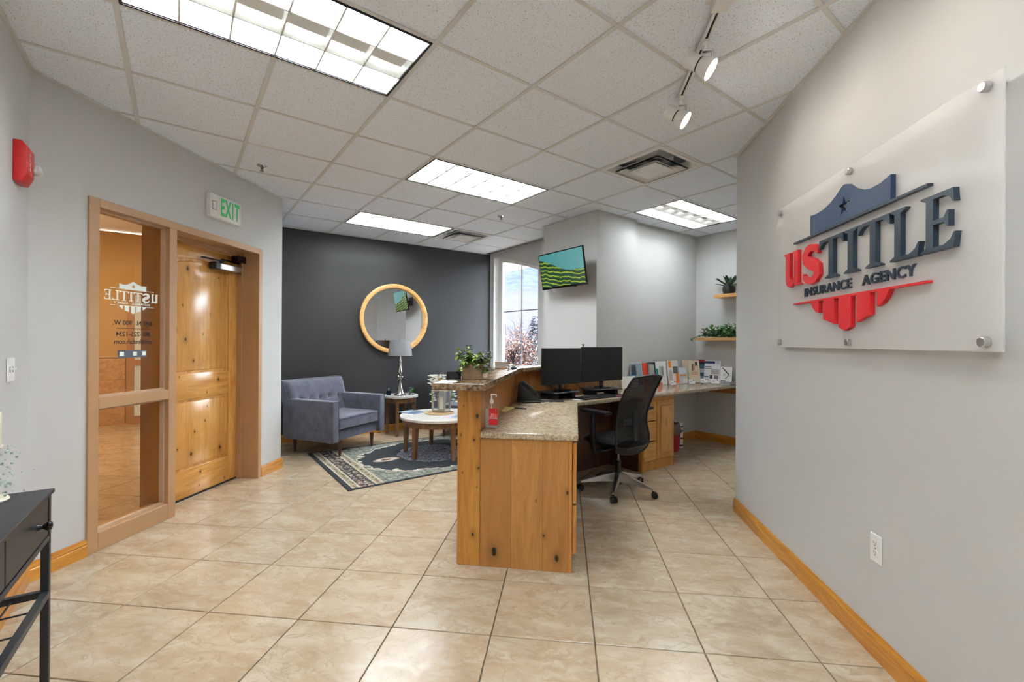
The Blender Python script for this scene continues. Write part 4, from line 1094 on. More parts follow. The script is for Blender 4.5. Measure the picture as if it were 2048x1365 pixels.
flat('leaflet', 'second leaflet overlapping, further right on the coffee table', 'leaflet', (2.62, 4.46, .454), .5, .20, .14, .002, plain('leaflet_paper2', (204, 206, 212), .35, var=.1), [(.2, .8, .3, .7, (150, 160, 190))])

# ------------------------------------------------ reception desk
u = Vector((.7071, -.7071, 0)); v = Vector((.7071, .7071, 0))
def uv(a, b, z=0): return u * a + v * b + Vector((0, 0, z))
def XY(a, b): p = u * a + v * b; return (p.x, p.y)
UL, UR, V0 = -.6845, -.548, 2.539     # pony wall faces and front
cp = T('reception_counter', 'tall knotty alder reception counter wall with end post', 'counter', (*XY(UL, V0), 0), PI / 4 - PI / 2)
# local frame of counter: x along u, y along v
ci = cp.matrix_basis.inverted()
def Lc(x, y): p = ci @ Vector((x, y, 0)); return (p.x, p.y)
MB().box((0, 0, 0), (UR - UL, .022, 1.03), .003).build('end_post', 'endpost', cp)
# inner face polyline: from UR front along v to the bend at Y=3.22, then along X to the column
bi = (3.22 - (-.548 * -.7071) , 3.22)
tI = (3.22 + .548 * -.7071) / .7071; pI = XY(UR, tI)     # point on inner line with Y = 3.22
tO = (3.345 + UL * .7071) / .7071; pO = XY(UL, tO)
core = [Lc(*XY(UL + .012, V0 + .022)), Lc(*XY(UR, V0 + .022)), Lc(*pI), Lc(3.66, 3.22), Lc(3.66, 3.345), Lc(*pO)]
MB().prism(core, 0, 1.03, 2).build('counter_wall', 'deskx', cp, smooth=False)
bt_ = T('bar_top', 'brown granite look raised bar top of the reception counter', 'bar top', (*XY(-.65, 2.6), 1.031), PI / 4 - PI / 2)
bi_ = bt_.matrix_basis.inverted()
def Lb(x, y): p = bi_ @ Vector((x, y, 0)); return (p.x, p.y)
def onU(uu, Y): t = (Y + uu * .7071) / .7071; return XY(uu, t)
pb = [XY(-.80, 2.425), XY(-.515, 2.425), XY(-.496, 2.444), onU(-.496, 3.175), (3.655, 3.175), (3.655, 3.49), onU(-.81, 3.49), XY(-.81, 2.435)]
MB().prism([Lb(*p) for p in pb], 0, .040, 2, bev=.006).build('slab', 'bartop', bt_)

# lower worktop: L shape
wt = T('desk_worktop', 'beige speckled laminate worktop running from the desk to the nook', 'worktop', (*XY(-.27, 2.55), .748), PI / 4 - PI / 2)
wi = wt.matrix_basis.inverted()
def Lw(x, y): p = wi @ Vector((x, y, 0)); return (p.x, p.y)
F0 = 2.525
pw = [XY(UR + .001, F0), XY(.0, F0), XY(.018, F0 + .018), onU(.018, 2.755), (5.685, 2.755), (5.685, 3.372), (4.36, 3.40), (4.36, 3.345), (3.668, 3.345), (3.668, 3.217), onU(UR + .001, 3.217)]
MB().prism([Lw(*p) for p in pw], 0, .036, 2, bev=.008).build('slab', 'granite', wt)
bs = MB()
MB().box((-.0, 0, 0), (.70, .014, .125), .002).build('backsplash', 'granite', wt).matrix_local = wt.matrix_basis.inverted() @ Matrix.Translation((3.668, 3.333, .785))
# cabinet A under the angled part: end panel toward the viewer, drawers face u
dk = T('desk_cabinet', 'knotty alder end cabinet under the angled worktop', 'cabinet', (*XY(UR, V0), 0), PI / 4 - PI / 2)
wA = .511
MB().box((.001, 0, 0), (wA, .022, .747), .001).build('end_panel', 'desk', dk)
MB().box((wA + .001, .0, 0), (wA + .020, .022, .747), .001).build('corner_stile', 'post', dk)
MB().box((.002, .023, .09), (wA + .0, .52, .746)).box((.002, .023, 0), (wA - .05, .52, .09)).build('carcass', 'deskx', dk, smooth=False)
for z0, z1 in ((.10, .38), (.39, .735)):
    d_ = MB().box((wA + .024, .012, z0), (wA + .046, .51, z1), .003).build('drawer', 'post', dk)
# cabinet B in the nook
cbx = T('nook_cabinet', 'knotty alder base cabinet with raised panel door under the nook worktop', 'cabinet', (3.73, 2.785, 0))
CW = .535
MB().box((0, .022, 0), (.018, .555, .747)).box((CW - .018, .022, 0), (CW, .555, .747)).box((.018, .50, 0), (CW - .018, .52, .747)).box((.018, .03, .09), (CW - .018, .5, .108)).build('carcass', 'deskx', cbx, smooth=False)
MB().box((0, .004, 0), (CW, .022, .09)).box((0, .004, .09), (.022, .022, .747)).box((CW - .022, .004, .09), (CW, .022, .747)).box((.018, .004, .70), (CW - .018, .022, .747)).box((.20, .004, .09), (.235, .022, .70)).build('face_frame', 'post', cbx, smooth=False)
for z0, z1 in ((.10, .295), (.305, .50), (.51, .70)):
    d_ = MB().box((.012, -.014, z0), (.212, .003, z1), .003).build('drawer', 'alderh', cbx)
dd_ = MB().prism([(.228, .10), (CW - .012, .10), (CW - .012, .705), (.228, .705)], -.012, .003, 1, bev=.003).build('door', 'post', cbx)
MB().prism([(.282, .158), (CW - .062, .158), (CW - .062, .648), (.282, .648)], -.020, -.012, 1, bev=.007).build('raised_panel', 'alder', dd_)
MB().box((.274, -.0135, .150), (CW - .054, -.012, .656)).build('panel_groove', 'deskx', dd_, smooth=False)
# left part of that cabinet run: kneehole panels with under-desk shade in their colour
gp = T('knee_panel', 'alder back panel in the kneehole, coloured dark as shade', 'panel', (2.62, 3.195, .0))
M['deskshade'] = wood('alder_kneehole_shade', (96, 60, 34), (66, 38, 22), 2, True, .4, seed=4)  # shade under the desk is put into this wood colour
MB().box((0, 0, 0), (1.09, .018, .747)).build('board', 'deskshade', gp, smooth=False)
gp2 = T('knee_panel', 'added alder back panel under the angled worktop, coloured dark as shade', 'panel', (*XY(UR + .003, V0 + .53), 0), PI / 4)
MB().box((0, -.018, 0), (.86, 0, .747)).build('board', 'deskshade', gp2, smooth=False)
gp3 = T('knee_panel', 'side panel closing the left of the nook cabinet, coloured dark as shade', 'panel', (3.712, 2.83, 0), 0)
MB().box((-.002, 0, 0), (.014, .36, .747)).build('board', 'deskshade', gp3, smooth=False)
cl_ = T('worktop_cleat', 'dark stained timber cleat under the nook worktop', 'bracket', (5.655, 2.78, .66))
MB().box((0, 0, 0), (.033, .55, .086), .002).build('timber', 'deskx', cl_)

# things on the bar top
BZ = 1.0715
pp = T('planter', 'leafy green plant in a square rustic planter on the bar top', 'potted plant', (1.49, 2.40, BZ), -.62)
MB().box((-.062, -.055, 0), (.062, .055, .095), .003).build('pot', 'kraft', pp)
for k in (-1, 1): MB().box((-.064, -.056, .045 + k * .03), (.064, .056, .047 + k * .03)).build('groove_band', plain('planter_dark%d' % k, (112, 88, 64), .7), pp, smooth=False)
MB().box((-.056, -.049, .08), (.056, .049, .088)).build('soil', 'bark', pp, smooth=False)
rs = random.Random(11)
mb = MB(); stm = MB(); lb2 = MB()
for k in range(40):
    a = rs.uniform(0, 2 * PI); e = rs.uniform(.15, 1.35); L = rs.uniform(.07, .15)
    d = Vector((math.cos(a) * math.cos(e), math.sin(a) * math.cos(e), math.sin(e))); p0 = Vector((rs.uniform(-.04, .04), rs.uniform(-.035, .035), .085)); pts = []
    for q in range(6):
        t_ = q / 5; pts.append(p0 + d * L * t_ - Vector((0, 0, .09 * t_ * t_ * (1 - math.sin(e)))))
    stm.tube([tuple(p) for p in pts], .0014, 5)
    for q in range(1, 6):
        for _ in range(3):
            dd = Vector((rs.uniform(-1, 1), rs.uniform(-1, 1), rs.uniform(-.5, .7)))
            (mb if rs.random() < .6 else lb2).leaf(pts[q], dd, rs.uniform(.024, .040), rs.uniform(.015, .024), droop=.2, fold=.3)
stm.build('stems', 'leafdark', pp); mb.build('foliage', plain('herb_green', (86, 112, 52), .45, var=.35, scale=40), pp, kind='stuff'); lb2.build('young_foliage', plain('herb_lime', (140, 164, 54), .45, var=.3, scale=40), pp, kind='stuff')
tb = T('tablet_stand', 'small black tilted tablet beside the planter on the bar top', 'tablet', (1.335, 2.375, BZ), -.62)
MB().box((-.045, -.004, .0), (.045, .004, .070), .002, mt=TR(0, 0, .004) @ Matrix.Rotation(-.9, 4, 'X')).build('screen', 'blackgloss', tb)
MB().box((-.046, -.003, .0), (.046, .006, .072), .002, mt=TR(0, .007, .002) @ Matrix.Rotation(-.9, 4, 'X')).build('back_shell', 'alum', tb)
MB().box((-.04, -.005, 0), (.04, .06, .006), .002).build('foot', 'black', tb)
ch_ = T('card_holder', 'small tilted wooden card holder beside the bell on the bar top', 'card holder', (2.255, 3.165, BZ), -.35)
MB().box((-.05, -.004, 0), (.05, .006, .065), .002, mt=Matrix.Rotation(-.45, 4, 'X')).build('back_plate', 'kraft', ch_)
MB().box((-.05, -.02, 0), (.05, .03, .012), .002).build('base', 'kraft', ch_)
MB().box((-.042, -.007, .008), (.042, -.004, .055), mt=Matrix.Rotation(-.45, 4, 'X')).build('cards', plain('grey_cards', (130, 124, 116), .5), ch_, smooth=False)
bl = T('service_bell', 'chrome service bell on a black base on the bar top', 'bell', (2.31, 3.085, BZ))
MB().lathe([(0, 0), (.044, 0), (.046, .006), (.038, .014), (.0, .014)], 28).build('base', 'blackgloss', bl)
MB().lathe([(.036, .016), (.034, .026), (.024, .040), (.008, .047), (0, .048)], 28).build('dome', 'chrome', bl)
MB().cyl((0, 0, .047), (0, 0, .058), .004).build('plunger', 'chrome', bl)
vs_ = T('glass_vase', 'round clear glass vase holding pens on the bar top', 'vase', (2.46, 3.27, BZ))
MB().lathe([(0, 0), (.04, 0), (.062, .018), (.078, .05), (.074, .085), (.052, .115), (.042, .13), (.055, .15), (.053, .15), (.040, .131), (.049, .115), (.071, .085), (.075, .05), (.060, .02), (.04, .003), (0, .003)], 36).build('bowl', 'acrylic_clear', vs_)
rs = random.Random(2)
for k, (a, b, c_) in enumerate([(-.35, .1, 'black'), (.3, -.1, 'black'), (.05, .3, 'black'), (-.1, -.3, 'slate')]):
    pn = tag(MB().cyl((-a * .06, -b * .06, 0), (a * .12, b * .12, .15), .004, n=8).cyl((a * .12, b * .12, .15), (a * .125, b * .125, .155), .003, n=8).build('pen', c_, None, loc=(2.46, 3.27, BZ + .008)), 'dark pen standing in the round glass vase', 'pen', 'pens in the glass vase')
flat('flyer', 'white flyer lying on the bar top by the glass vase', 'flyer', (2.70, 3.33, BZ), .1, .22, .16, .002, 'paper', [(.2, .8, .3, .4, (140, 140, 150))])
flat('flyer', 'second white flyer lying behind the left computer monitor on the bar top', 'flyer', (2.98, 3.33, BZ), -.1, .22, .16, .002, 'paper', [(.2, .8, .5, .7, (150, 150, 160))])

# ------------------------------------------------ things on the worktop
WZ = .7855
sn = T('hand_sanitizer', 'clear pump bottle of hand sanitizer with red label on the worktop', 'sanitizer bottle', (1.515, 2.225, WZ), -.70)
pl = [(-.037, 0), (.037, 0), (.038, .12), (.032, .138), (.012, .150), (-.012, .150), (-.032, .138), (-.038, .12)]
MB().prism(pl, -.019, .019, 1, bev=.006).build('bottle', 'acrylic_clear', sn)
MB().prism([(-.034, .004), (.034, .004), (.035, .118), (-.035, .118)], -.015, .015, 1).build('gel', 'gel', sn, smooth=False)
lbm = MB().box((-.012, -.0205, .022), (.039, -.0195, .122)).build('label', 'signred', sn, smooth=False)
mb = MB(); mb.box((.0, -.0212, .074), (.002, -.0205, .092)).box((-.008, -.0212, .070), (.036, -.0205, .072)).box((-.008, -.0212, .060), (.036, -.0205, .0655)).box((.028, -.0212, .103), (.031, -.0205, .118)); mb.tube([(.004, -.021, .08), (.012, -.021, .092), (.014, -.021, .084), (.008, -.021, .078), (.02, -.021, .082), (.034, -.021, .080)], .0009, 5); mb.build('label_print', 'white', lbm, smooth=False)
MB().cyl((0, 0, .15), (0, 0, .168), .013, n=18).cyl((0, 0, .168), (0, 0, .180), .009, .005, n=14).cyl((0, 0, .18), (0, 0, .20), .004).box((-.006, -.007, .198), (.032, .007, .206), .003).box((.026, -.004, .190), (.032, .004, .20), .001).cyl((0, 0, .02), (0, 0, .15), .002, n=6).build('pump', 'whitegloss', sn)
flat('notepad', 'yellow notepad lying on the worktop against the counter wall', 'notepad', (2.01, 2.765, WZ), .60, .19, .08, .008, plain('yellow_pad', (206, 186, 120), .6))
pn = tag(MB().cyl((-.05, 0, .006), (.05, 0, .006), .0055, n=10).build('pen', 'black', None, loc=(2.125, 2.72, WZ), rz=-1.1), 'black pen at the corner of the yellow notepad', 'pen')
# desk phone
ph = T('desk_phone', 'black office desk phone on a tilted stand on the worktop', 'telephone', (2.475, 3.035, WZ), .80)
q = Matrix.Rotation(.62, 4, 'X')
MB().prism([(-.10, 0), (.09, 0), (.105, .012), (.095, .165), (.085, .175), (.06, .15), (-.085, .03), (-.10, .02)], -.085, .085, 0, bev=.006).build('body', 'black', ph)
tmx = TR(0, -.085, .028) @ Matrix.Rotation(.72, 4, 'X')
MB().box((-.010, .12, .004), (.078, .20, .012), .003, mt=tmx).build('display', 'screen', ph)
for i in range(4):
    for j in range(5): MB().box((-.006 + i * .02, .02 + j * .018, .004), (.008 + i * .02, .031 + j * .018, .011), .002, mt=tmx).build('key', 'blackmetal', ph)
MB().box((-.078, .015, .014), (-.036, .205, .034), .010, mt=tmx, seg=2).box((-.08, .01, .0), (-.034, .05, .028), .008, mt=tmx, seg=2).box((-.08, .165, .0), (-.034, .208, .028), .008, mt=tmx, seg=2).build('handset', 'black', ph)
MB().box((-.10, -.10, 0), (-.07, .10, .012), .003).box((.0, -.30, .0), (.028, -.09, .014), .005).build('stand_foot', 'black', ph)
# monitor risers
def riser(lab, loc, rz, w=.36, d=.25):
    t = T('monitor_riser', lab, 'monitor stand', loc, rz)
    MB().box((-w / 2, -d / 2, .055), (w / 2, d / 2, .068), .004).build('platform', 'black', t)
    MB().box((-w / 2 + .03, -d / 2 + .03, .0), (-w / 2 + .07, d / 2 - .03, .055), .004).box((w / 2 - .07, -d / 2 + .03, 0), (w / 2 - .03, d / 2 - .03, .055), .004).box((-w / 2 + .03, d / 2 - .05, .015), (w / 2 - .03, d / 2 - .03, .055)).build('support', 'black', t)
    return t
riser('black monitor riser under the left computer monitor', (2.83, 3.055, WZ), .10, .34, .24); riser('black monitor riser under the right computer monitor', (3.37, 3.02, WZ), -.17, .36, .24)
def monitor(lab, P0, P1, zb, zt, base, brz):
    P0, P1 = Vector(P0), Vector(P1); c = (P0 + P1) / 2; w = (P1 - P0).length; rz = math.atan2((P1 - P0).y, (P1 - P0).x)
    t = T('computer_monitor', lab, 'monitor', (base[0], base[1], WZ + .0685), 0)
    z0 = zb - t.location.z; z1 = zt - t.location.z
    mt = TR(c.x - base[0], c.y - base[1], 0) @ RZ(rz)
    MB().box((-w / 2, 0, z0), (w / 2, .022, z1), .003, mt=mt).box((-w / 2 + .06, .02, z0 + .04), (w / 2 - .06, .045, z1 - .05), .008, mt=mt).build('casing', 'black', t)
    MB().box((-w / 2 + .010, -.0012, z0 + .022), (w / 2 - .010, 0, z1 - .010), mt=mt).build('screen', 'screen', t, smooth=False)
    mb = MB(); text(mb, 'ASUS', .009, 0, z0 + .011, -.0008, 0, False, .0004, 1.1, 1.1); mb2 = MB().add(mb.v, mb.f, mt); mb2.build('maker_lettering', 'steel', t, smooth=False)
    MB().box((-.02, .0, .0), (.02, .02, z0 + .10), .004, mt=TR(0, .01, 0) @ RZ(brz)).build('neck', 'blackgloss', t)
    MB().lathe([(0, 0), (.095, 0), (.10, .004), (.09, .009), (.03, .014), (0, .014)], 32, mt=Matrix.Diagonal((1.05, .8, 1, 1))).build('base', 'blackgloss', t)
monitor('left black computer monitor on the reception worktop', (2.596, 3.010, 0), (3.080, 3.010, 0), .917, 1.252, (2.86, 3.035), .1)
monitor('right black computer monitor with a webcam stub at its corner', (3.098, 3.012, 0), (3.655, 2.978, 0), .921, 1.262, (3.40, 3.02), -.1)
wc = T('webcam', 'tiny black webcam clipped between the two monitors', 'webcam', (3.14, 3.04, 1.262))
MB().cyl((0, 0, 0), (0, 0, .016), .006, n=12).cyl((0, 0, .016), (0, 0, .026), .012, .014, n=14).build('camera_body', 'black', wc)
kb = T('keyboard', 'black computer keyboard in front of the monitor risers', 'keyboard', (3.14, 2.872, WZ), .01)
MB().box((-.215, -.07, 0), (.215, .07, .014), .004).build('tray', 'black', kb)
kt = MB()
for j in range(5):
    for i in range(20): kt.box((-.205 + i * .0205, -.06 + j * .024, .014), (-.205 + i * .0205 + .017, -.06 + j * .024 + .020, .020))
kt.build('keys', 'blackmetal', kb, kind='stuff', smooth=False)
mp = T('mouse_pad', 'dark mouse pad with a purple edge to the right of the keyboard', 'mouse pad', (3.47, 2.865, WZ))
MB().box((-.09, -.075, 0), (.09, .075, .003), .001).build('pad', plain('purple_pad', (96, 30, 60), .7), mp)
flat('paper_note', 'small white note under the edge of the keyboard', 'paper', (2.90, 2.87, WZ), .3, .09, .07, .001, 'paper')
cbm = MB()
cbl = T('monitor_cables', 'tangle of black monitor cables behind the risers', 'cable', (3.05, 3.175, WZ))
for k, (a, b) in enumerate([(-.25, .3), (-.05, .1), (.1, .45), (.0, -.2)]):
    cbm.tube([(a, .01, .2 - .02 * k), (a + .05, .02, .1), ((a + b) / 2, .025, .02), (b, .02, .006), (b + .05, .025, .05)], .003, 6)
cbm.build('wires', 'black', cbl)
# brochures
WZB = WZ
br = [
 (4.325, 3.30, 0, .215, .285, 'printed brochure with dark blue rooftop photo, first from the left', (236, 238, 240), [(.02, .98, .38, .98, (150, 170, 180)), (.05, .5, .5, .9, (70, 90, 104)), (.0, .42, .40, .55, (30, 150, 200)), (.0, .42, .26, .38, (28, 60, 90)), (.0, .4, .02, .24, (240, 240, 240)), (.6, .98, .05, .4, (40, 90, 130))]),
 (4.520, 3.315, 0, .10, .275, 'red spined booklet second from the left, behind the office chair', (214, 60, 40), [(.0, .6, .0, 1.0, (222, 66, 40))]),
 (4.650, 3.31, 0, .17, .28, 'navy and grey booklet with a white gadget picture', (44, 60, 88), [(.0, .6, .05, .95, (150, 146, 140)), (.2, .75, .3, .9, (206, 206, 204)), (.7, 1.0, .0, 1.0, (36, 52, 84))]),
 (4.800, 3.29, -.04, .20, .29, 'white and teal brochure with a house sketch', (228, 228, 226), [(.0, .22, .3, .7, (20, 140, 130)), (.3, .75, .35, .8, (180, 184, 186)), (.55, .65, .4, .75, (60, 70, 80)), (.1, .5, .0, .1, (230, 90, 60))]),
 (5.020, 3.27, -.10, .20, .295, 'white brochure with bright orange shapes near the middle of the row', (226, 222, 218), [(.1, .35, .7, .98, (240, 130, 20)), (.5, .95, .45, .75, (96, 98, 104)), (.1, .4, .1, .6, (190, 176, 168)), (.72, .98, .02, .5, (240, 130, 30)), (.3, .7, .0, .10, (220, 80, 50))]),
 (5.190, 3.24, -.16, .15, .21, 'short silver brochure with orange edge beside the beige one', (196, 200, 208), [(.0, .9, .6, .95, (216, 220, 228)), (.1, .8, .45, .55, (220, 150, 90)), (.4, .95, .0, .3, (230, 230, 232))]),
 (5.325, 3.26, -.18, .16, .292, 'beige brochure slightly tilted behind the beige compass one', (216, 196, 172), [(.1, .3, .1, .9, (206, 184, 160))]),
 (5.415, 3.22, -.22, .20, .292, 'beige brochure with a compass emblem and orange lines', (220, 204, 182), [(.35, .43, .55, .85, (60, 60, 60)), (.47, .54, .55, .85, (200, 110, 60)), (.62, .82, .75, .93, (50, 60, 56)), (.25, .8, .44, .47, (180, 150, 120)), (.25, .8, .36, .40, (220, 140, 90))]),
]
for k, (x, y, rz, w, h, lab, base, pr) in enumerate(br):
    nm = 'bro_%d' % k; M[nm] = plain(nm, base, .35, var=.03)
    card('brochure', lab, 'brochure', (x, y, WZB), rz, w, h, .004, nm, pr, lean=.12, group='brochures along the nook worktop')
br2 = [
 (5.60, 3.265, -PI / 2 + .1, .12, .295, 'narrow dark blue brochure with red and white top stripe', (66, 92, 118), [(.0, 1, .9, 1, (160, 40, 44)), (.0, 1, .80, .9, (28, 32, 40)), (.0, 1, .62, .78, (60, 96, 120)), (.05, .95, .42, .60, (170, 176, 180)), (.0, 1, .28, .40, (50, 84, 110)), (.1, .9, .05, .25, (150, 166, 180))]),
 (5.60, 3.105, -PI / 2 + .02, .215, .29, 'large white newsletter with navy banner beside the small white one', (226, 228, 234), [(.0, .66, .86, .97, (48, 62, 110)), (.75, .95, .84, .98, (206, 208, 212)), (.05, .45, .7, .73, (90, 100, 130)), (.05, .5, .62, .65, (120, 126, 150)), (.42, .95, .38, .62, (176, 168, 172)), (.38, .55, .18, .34, (60, 62, 70)), (.65, .92, .14, .34, (120, 110, 116)), (.03, .3, .24, .28, (60, 70, 110)), (.1, .3, .05, .18, (190, 196, 206))]),
 (5.60, 2.915, -PI / 2 + .02, .15, .215, 'small white card with black hexagon lines, last on the right', (232, 232, 230), [(.12, .26, .90, .94, (30, 30, 32)), (.08, .5, .13, .17, (40, 40, 42)), (.62, .9, .48, .5, (40, 40, 42)), (.25, .55, .45, .62, (200, 200, 200)), (.1, .14, .02, .16, (50, 50, 52)), (.3, .34, .02, .14, (50, 50, 52))]),
]
for k, (x, y, rz, w, h, lab, base, pr) in enumerate(br2):
    nm = 'brs_%d' % k; M[nm] = plain(nm, base, .35, var=.03)
    c_ = card('brochure', lab, 'brochure', (x, y, WZB), rz, w, h, .004, nm, pr, lean=.12, group='brochures along the nook worktop')
    if k == 2:
        mt = Matrix.Rotation(-.12, 4, 'X')
        MB().prism([(-.045, .19), (-.035, .195), (.04, .125), (.04, .115), (.033, .112)], -.0012, -.0006, 1, mt=mt).prism([(.04, .11), (.03, .108), (-.015, .06), (-.006, .056)], -.0012, -.0006, 1, mt=mt).build('printed_line', 'black', c_, smooth=False)
for k, (x, y, rz, lab) in enumerate([(4.86, 3.17, -.1, 'business card stand in front of the teal brochure'), (5.20, 3.13, -.35, 'tilted business card stand in front of the silver brochure'), (5.46, 3.12, -.5, 'business card stand in front of the beige compass brochure'), (5.50, 3.00, -1.3, 'wide business card stand below the large newsletter')]):
    card('business_cards', lab, 'business cards', (x, y, WZB + .004), rz, .09, .055, .01, 'paper', [(.1, .5, .3, .7, (190, 192, 196)), (.7, .9, .6, .9, (214, 110, 70) if k == 2 else (120, 124, 130))], lean=.35)
bx = T('acrylic_tray', 'flat stack of clear acrylic holders at the right end of the worktop', 'tray', (5.56, 2.845, WZ), .1)
for k in range(3): MB().box((-.11, -.055, k * .012), (.11, .055, k * .012 + .009), .002).build('tray', plain('acrylic_grey%d' % k, (190 - 20 * k, 192 - 20 * k, 194 - 20 * k), .15), bx)
stk = T('paper_stack', 'leaning white papers on the worktop behind the office chair', 'papers', (4.13, 3.27, WZ), -.05)
for k in range(3): MB().box((-.12 + k * .01, -.004 + k * .006, 0), (.11 + k * .008, -.002 + k * .006, .135 - k * .006), mt=Matrix.Rotation(-.12, 4, 'X')).build('sheet', 'paper', stk, smooth=False)

# ------------------------------------------------ office chair, faces +Y
oc = T('office_chair', 'black mesh back office chair with polished five star base', 'office chair', (3.11, 2.58, 0), .0)
for k, a in enumerate([284, 0, 213, 141.5, 70]):
    a = math.radians(a); d = Vector((math.cos(a), math.sin(a), 0)); n_ = Vector((-d.y, d.x, 0)); pts = []
    V = []
    for t_, zt, zb, wd_ in ((.028, .165, .085, .024), (.16, .130, .085, .018), (.29, .092, .072, .011), (.325, .082, .066, .010)):
        for s, z in ((-1, zb), (1, zb), (.8, zt), (-.8, zt)): V.append(tuple(d * t_ + n_ * s * wd_ + Vector((0, 0, z))))
    fs = [(3, 2, 1, 0), (12, 13, 14, 15)] + [(L + i, L + (i + 1) % 4, L + 4 + (i + 1) % 4, L + 4 + i) for L in (0, 4, 8) for i in range(4)]
    leg = MB().add(V, fs).build('base_leg', 'alum', oc, angle=25)
    c = d * .318
    cs = MB()
    cs.cyl((c.x, c.y, .05), (c.x, c.y, .07), .007, n=10); cd2 = Vector((math.cos(a + .5), math.sin(a + .5), 0)); cc = c + cd2 * .014; nn_ = Vector((-cd2.y, cd2.x, 0))
    for s in (-1, 1):
        p = cc + nn_ * s * .006; p2 = cc + nn_ * s * .024; cs.cyl((p.x, p.y, .0275), (p2.x, p2.y, .0275), .0275, .0255, n=22)
    cs.build('caster', 'black', oc)
MB().cyl((0, 0, .06), (0, 0, .175), .03, n=20).cyl((0, 0, .175), (0, 0, .27), .026, n=20).build('hub', 'black', oc)
MB().cyl((0, 0, .27), (0, 0, .40), .014, n=16).build('gas_lift', 'steel', oc)
MB().box((-.09, -.13, .365), (.09, .13, .41), .01).box((-.24, -.02, .372), (.24, .02, .392), .004).cyl((-.12, .04, .385), (-.27, .06, .38), .006).build('mechanism', 'black', oc)
def pad(w, d, z0, z1, cx=0, cy=0, n=14):
    vs = []; fs = []
    for side in (0, 1):
        for j in range(n + 1):
            for i in range(n + 1):
                a = -1 + 2 * i / n; b_ = -1 + 2 * j / n
                r = (abs(a) ** 4 + abs(b_) ** 4) ** .25; k = max(abs(a), abs(b_)) / r if r > 0 else 1
                x, y = a * k * w / 2, b_ * k * d / 2
                e = max(0, 1 - max(abs(a), abs(b_)) ** 6) ** .5
                if side: z = (z0 + z1) / 2 + (z1 - z0) / 2 * e + .012 * a * a * 0 - .022 * max(0, b_) ** 2
                else: z = (z0 + z1) / 2 - (z1 - z0) / 2 * e
                vs.append((cx + x, cy + y, z))
    N = (n + 1) ** 2
    for j in range(n):
        for i in range(n):
            q = j * (n + 1) + i; fs.append((N + q, N + q + 1, N + q + n + 2, N + q + n + 1)); fs.append((q, q + n + 1, q + n + 2, q + 1))
    for i in range(n):
        q = i; fs.append((q, q + 1, N + q + 1, N + q)); q = n * (n + 1) + i; fs.append((q + 1, q, N + q, N + q + 1))
        q = i * (n + 1); fs.append((q + n + 1, q, N + q, N + q + n + 1)); q += n; fs.append((q, q + n + 1, N + q + n + 1, N + q))
    return MB().add(vs, fs)
pad(.48, .48, .405, .50, 0, .02).build('seat', plain('black_seat_fabric', (9, 9, 10), .5, 0, .25), oc, angle=60)
# curved mesh back
prof = [(.365, -.185, .205), (.42, -.195, .222), (.50, -.195, .218), (.60, -.180, .198), (.70, -.190, .195), (.80, -.225, .204), (.90, -.270, .206), (.98, -.312, .198), (1.035, -.345, .183)]
def backsurf(x, z):
    for a, b_ in zip(prof[:-1], prof[1:]):
        if z <= b_[0] + 1e-6:
            t_ = (z - a[0]) / (b_[0] - a[0]); y = a[1] + (b_[1] - a[1]) * t_; w = a[2] + (b_[2] - a[2]) * t_; return y, w
    return prof[-1][1], prof[-1][2]
nx, nz = 12, 24; vs = []; fs = []
for j in range(nz + 1):
    z = .365 + (1.035 - .365) * j / nz; y, w = backsurf(0, z)
    for i in range(nx + 1):
        s = -1 + 2 * i / nx; vs.append((s * w, y + .035 * s * s, z - .018 * s * s * (1 if j > 20 else 0) + .03 * s * s * (1 if j < 3 else 0)))
for j in range(nz):
    for i in range(nx): q = j * (nx + 1) + i; fs.append((q, q + 1, q + nx + 2, q + nx + 1))
MB().add(vs, fs).build('back_mesh', 'chairmesh', oc, angle=180)
rim = [vs[i] for i in range(nx + 1)] + [vs[j * (nx + 1) + nx] for j in range(1, nz + 1)] + [vs[nz * (nx + 1) + i] for i in range(nx - 1, -1, -1)] + [vs[j * (nx + 1)] for j in range(nz - 1, 0, -1)]
MB().tube(rim, .011, 8, closed=True).build('back_frame', 'black', oc)
low = [(x, y - .004, z) for x, y, z in vs[:(nx + 1) * 4]]; lf = [f for f in fs if max(f) < (nx + 1) * 4]
MB().add(low, lf).add([(x, y + .018, z) for x, y, z in low], [tuple(reversed(f)) for f in lf]).build('lower_panel', 'black', oc, angle=60)
MB().box((-.035, -.20, .44), (.035, -.155, .84), .01).box((-.035, -.19, .375), (.035, -.09, .42), .008).box((-.15, -.185, .60), (.15, -.165, .68), .01).build('spine', 'black', oc)
MB().tube([(-.16, -.218, .425), (-.05, -.236, .430), (.08, -.238, .437), (.15, -.222, .446)], .002, 5).build('stitch_line', 'steel', oc)
for s in (-1, 1):
    ar = MB().tube([(s * .20, .02, .385), (s * .27, .03, .375), (s * .285, .03, .40), (s * .285, .035, .55), (s * .283, .035, .70)], [.016, .018, .022, .026, .024], 10).build('arm_post', 'black', oc)
    MB().box((s * .283 - .042, -.14, .705), (s * .283 + .042, .15, .733), .011, seg=2).build('armrest', 'black', oc)

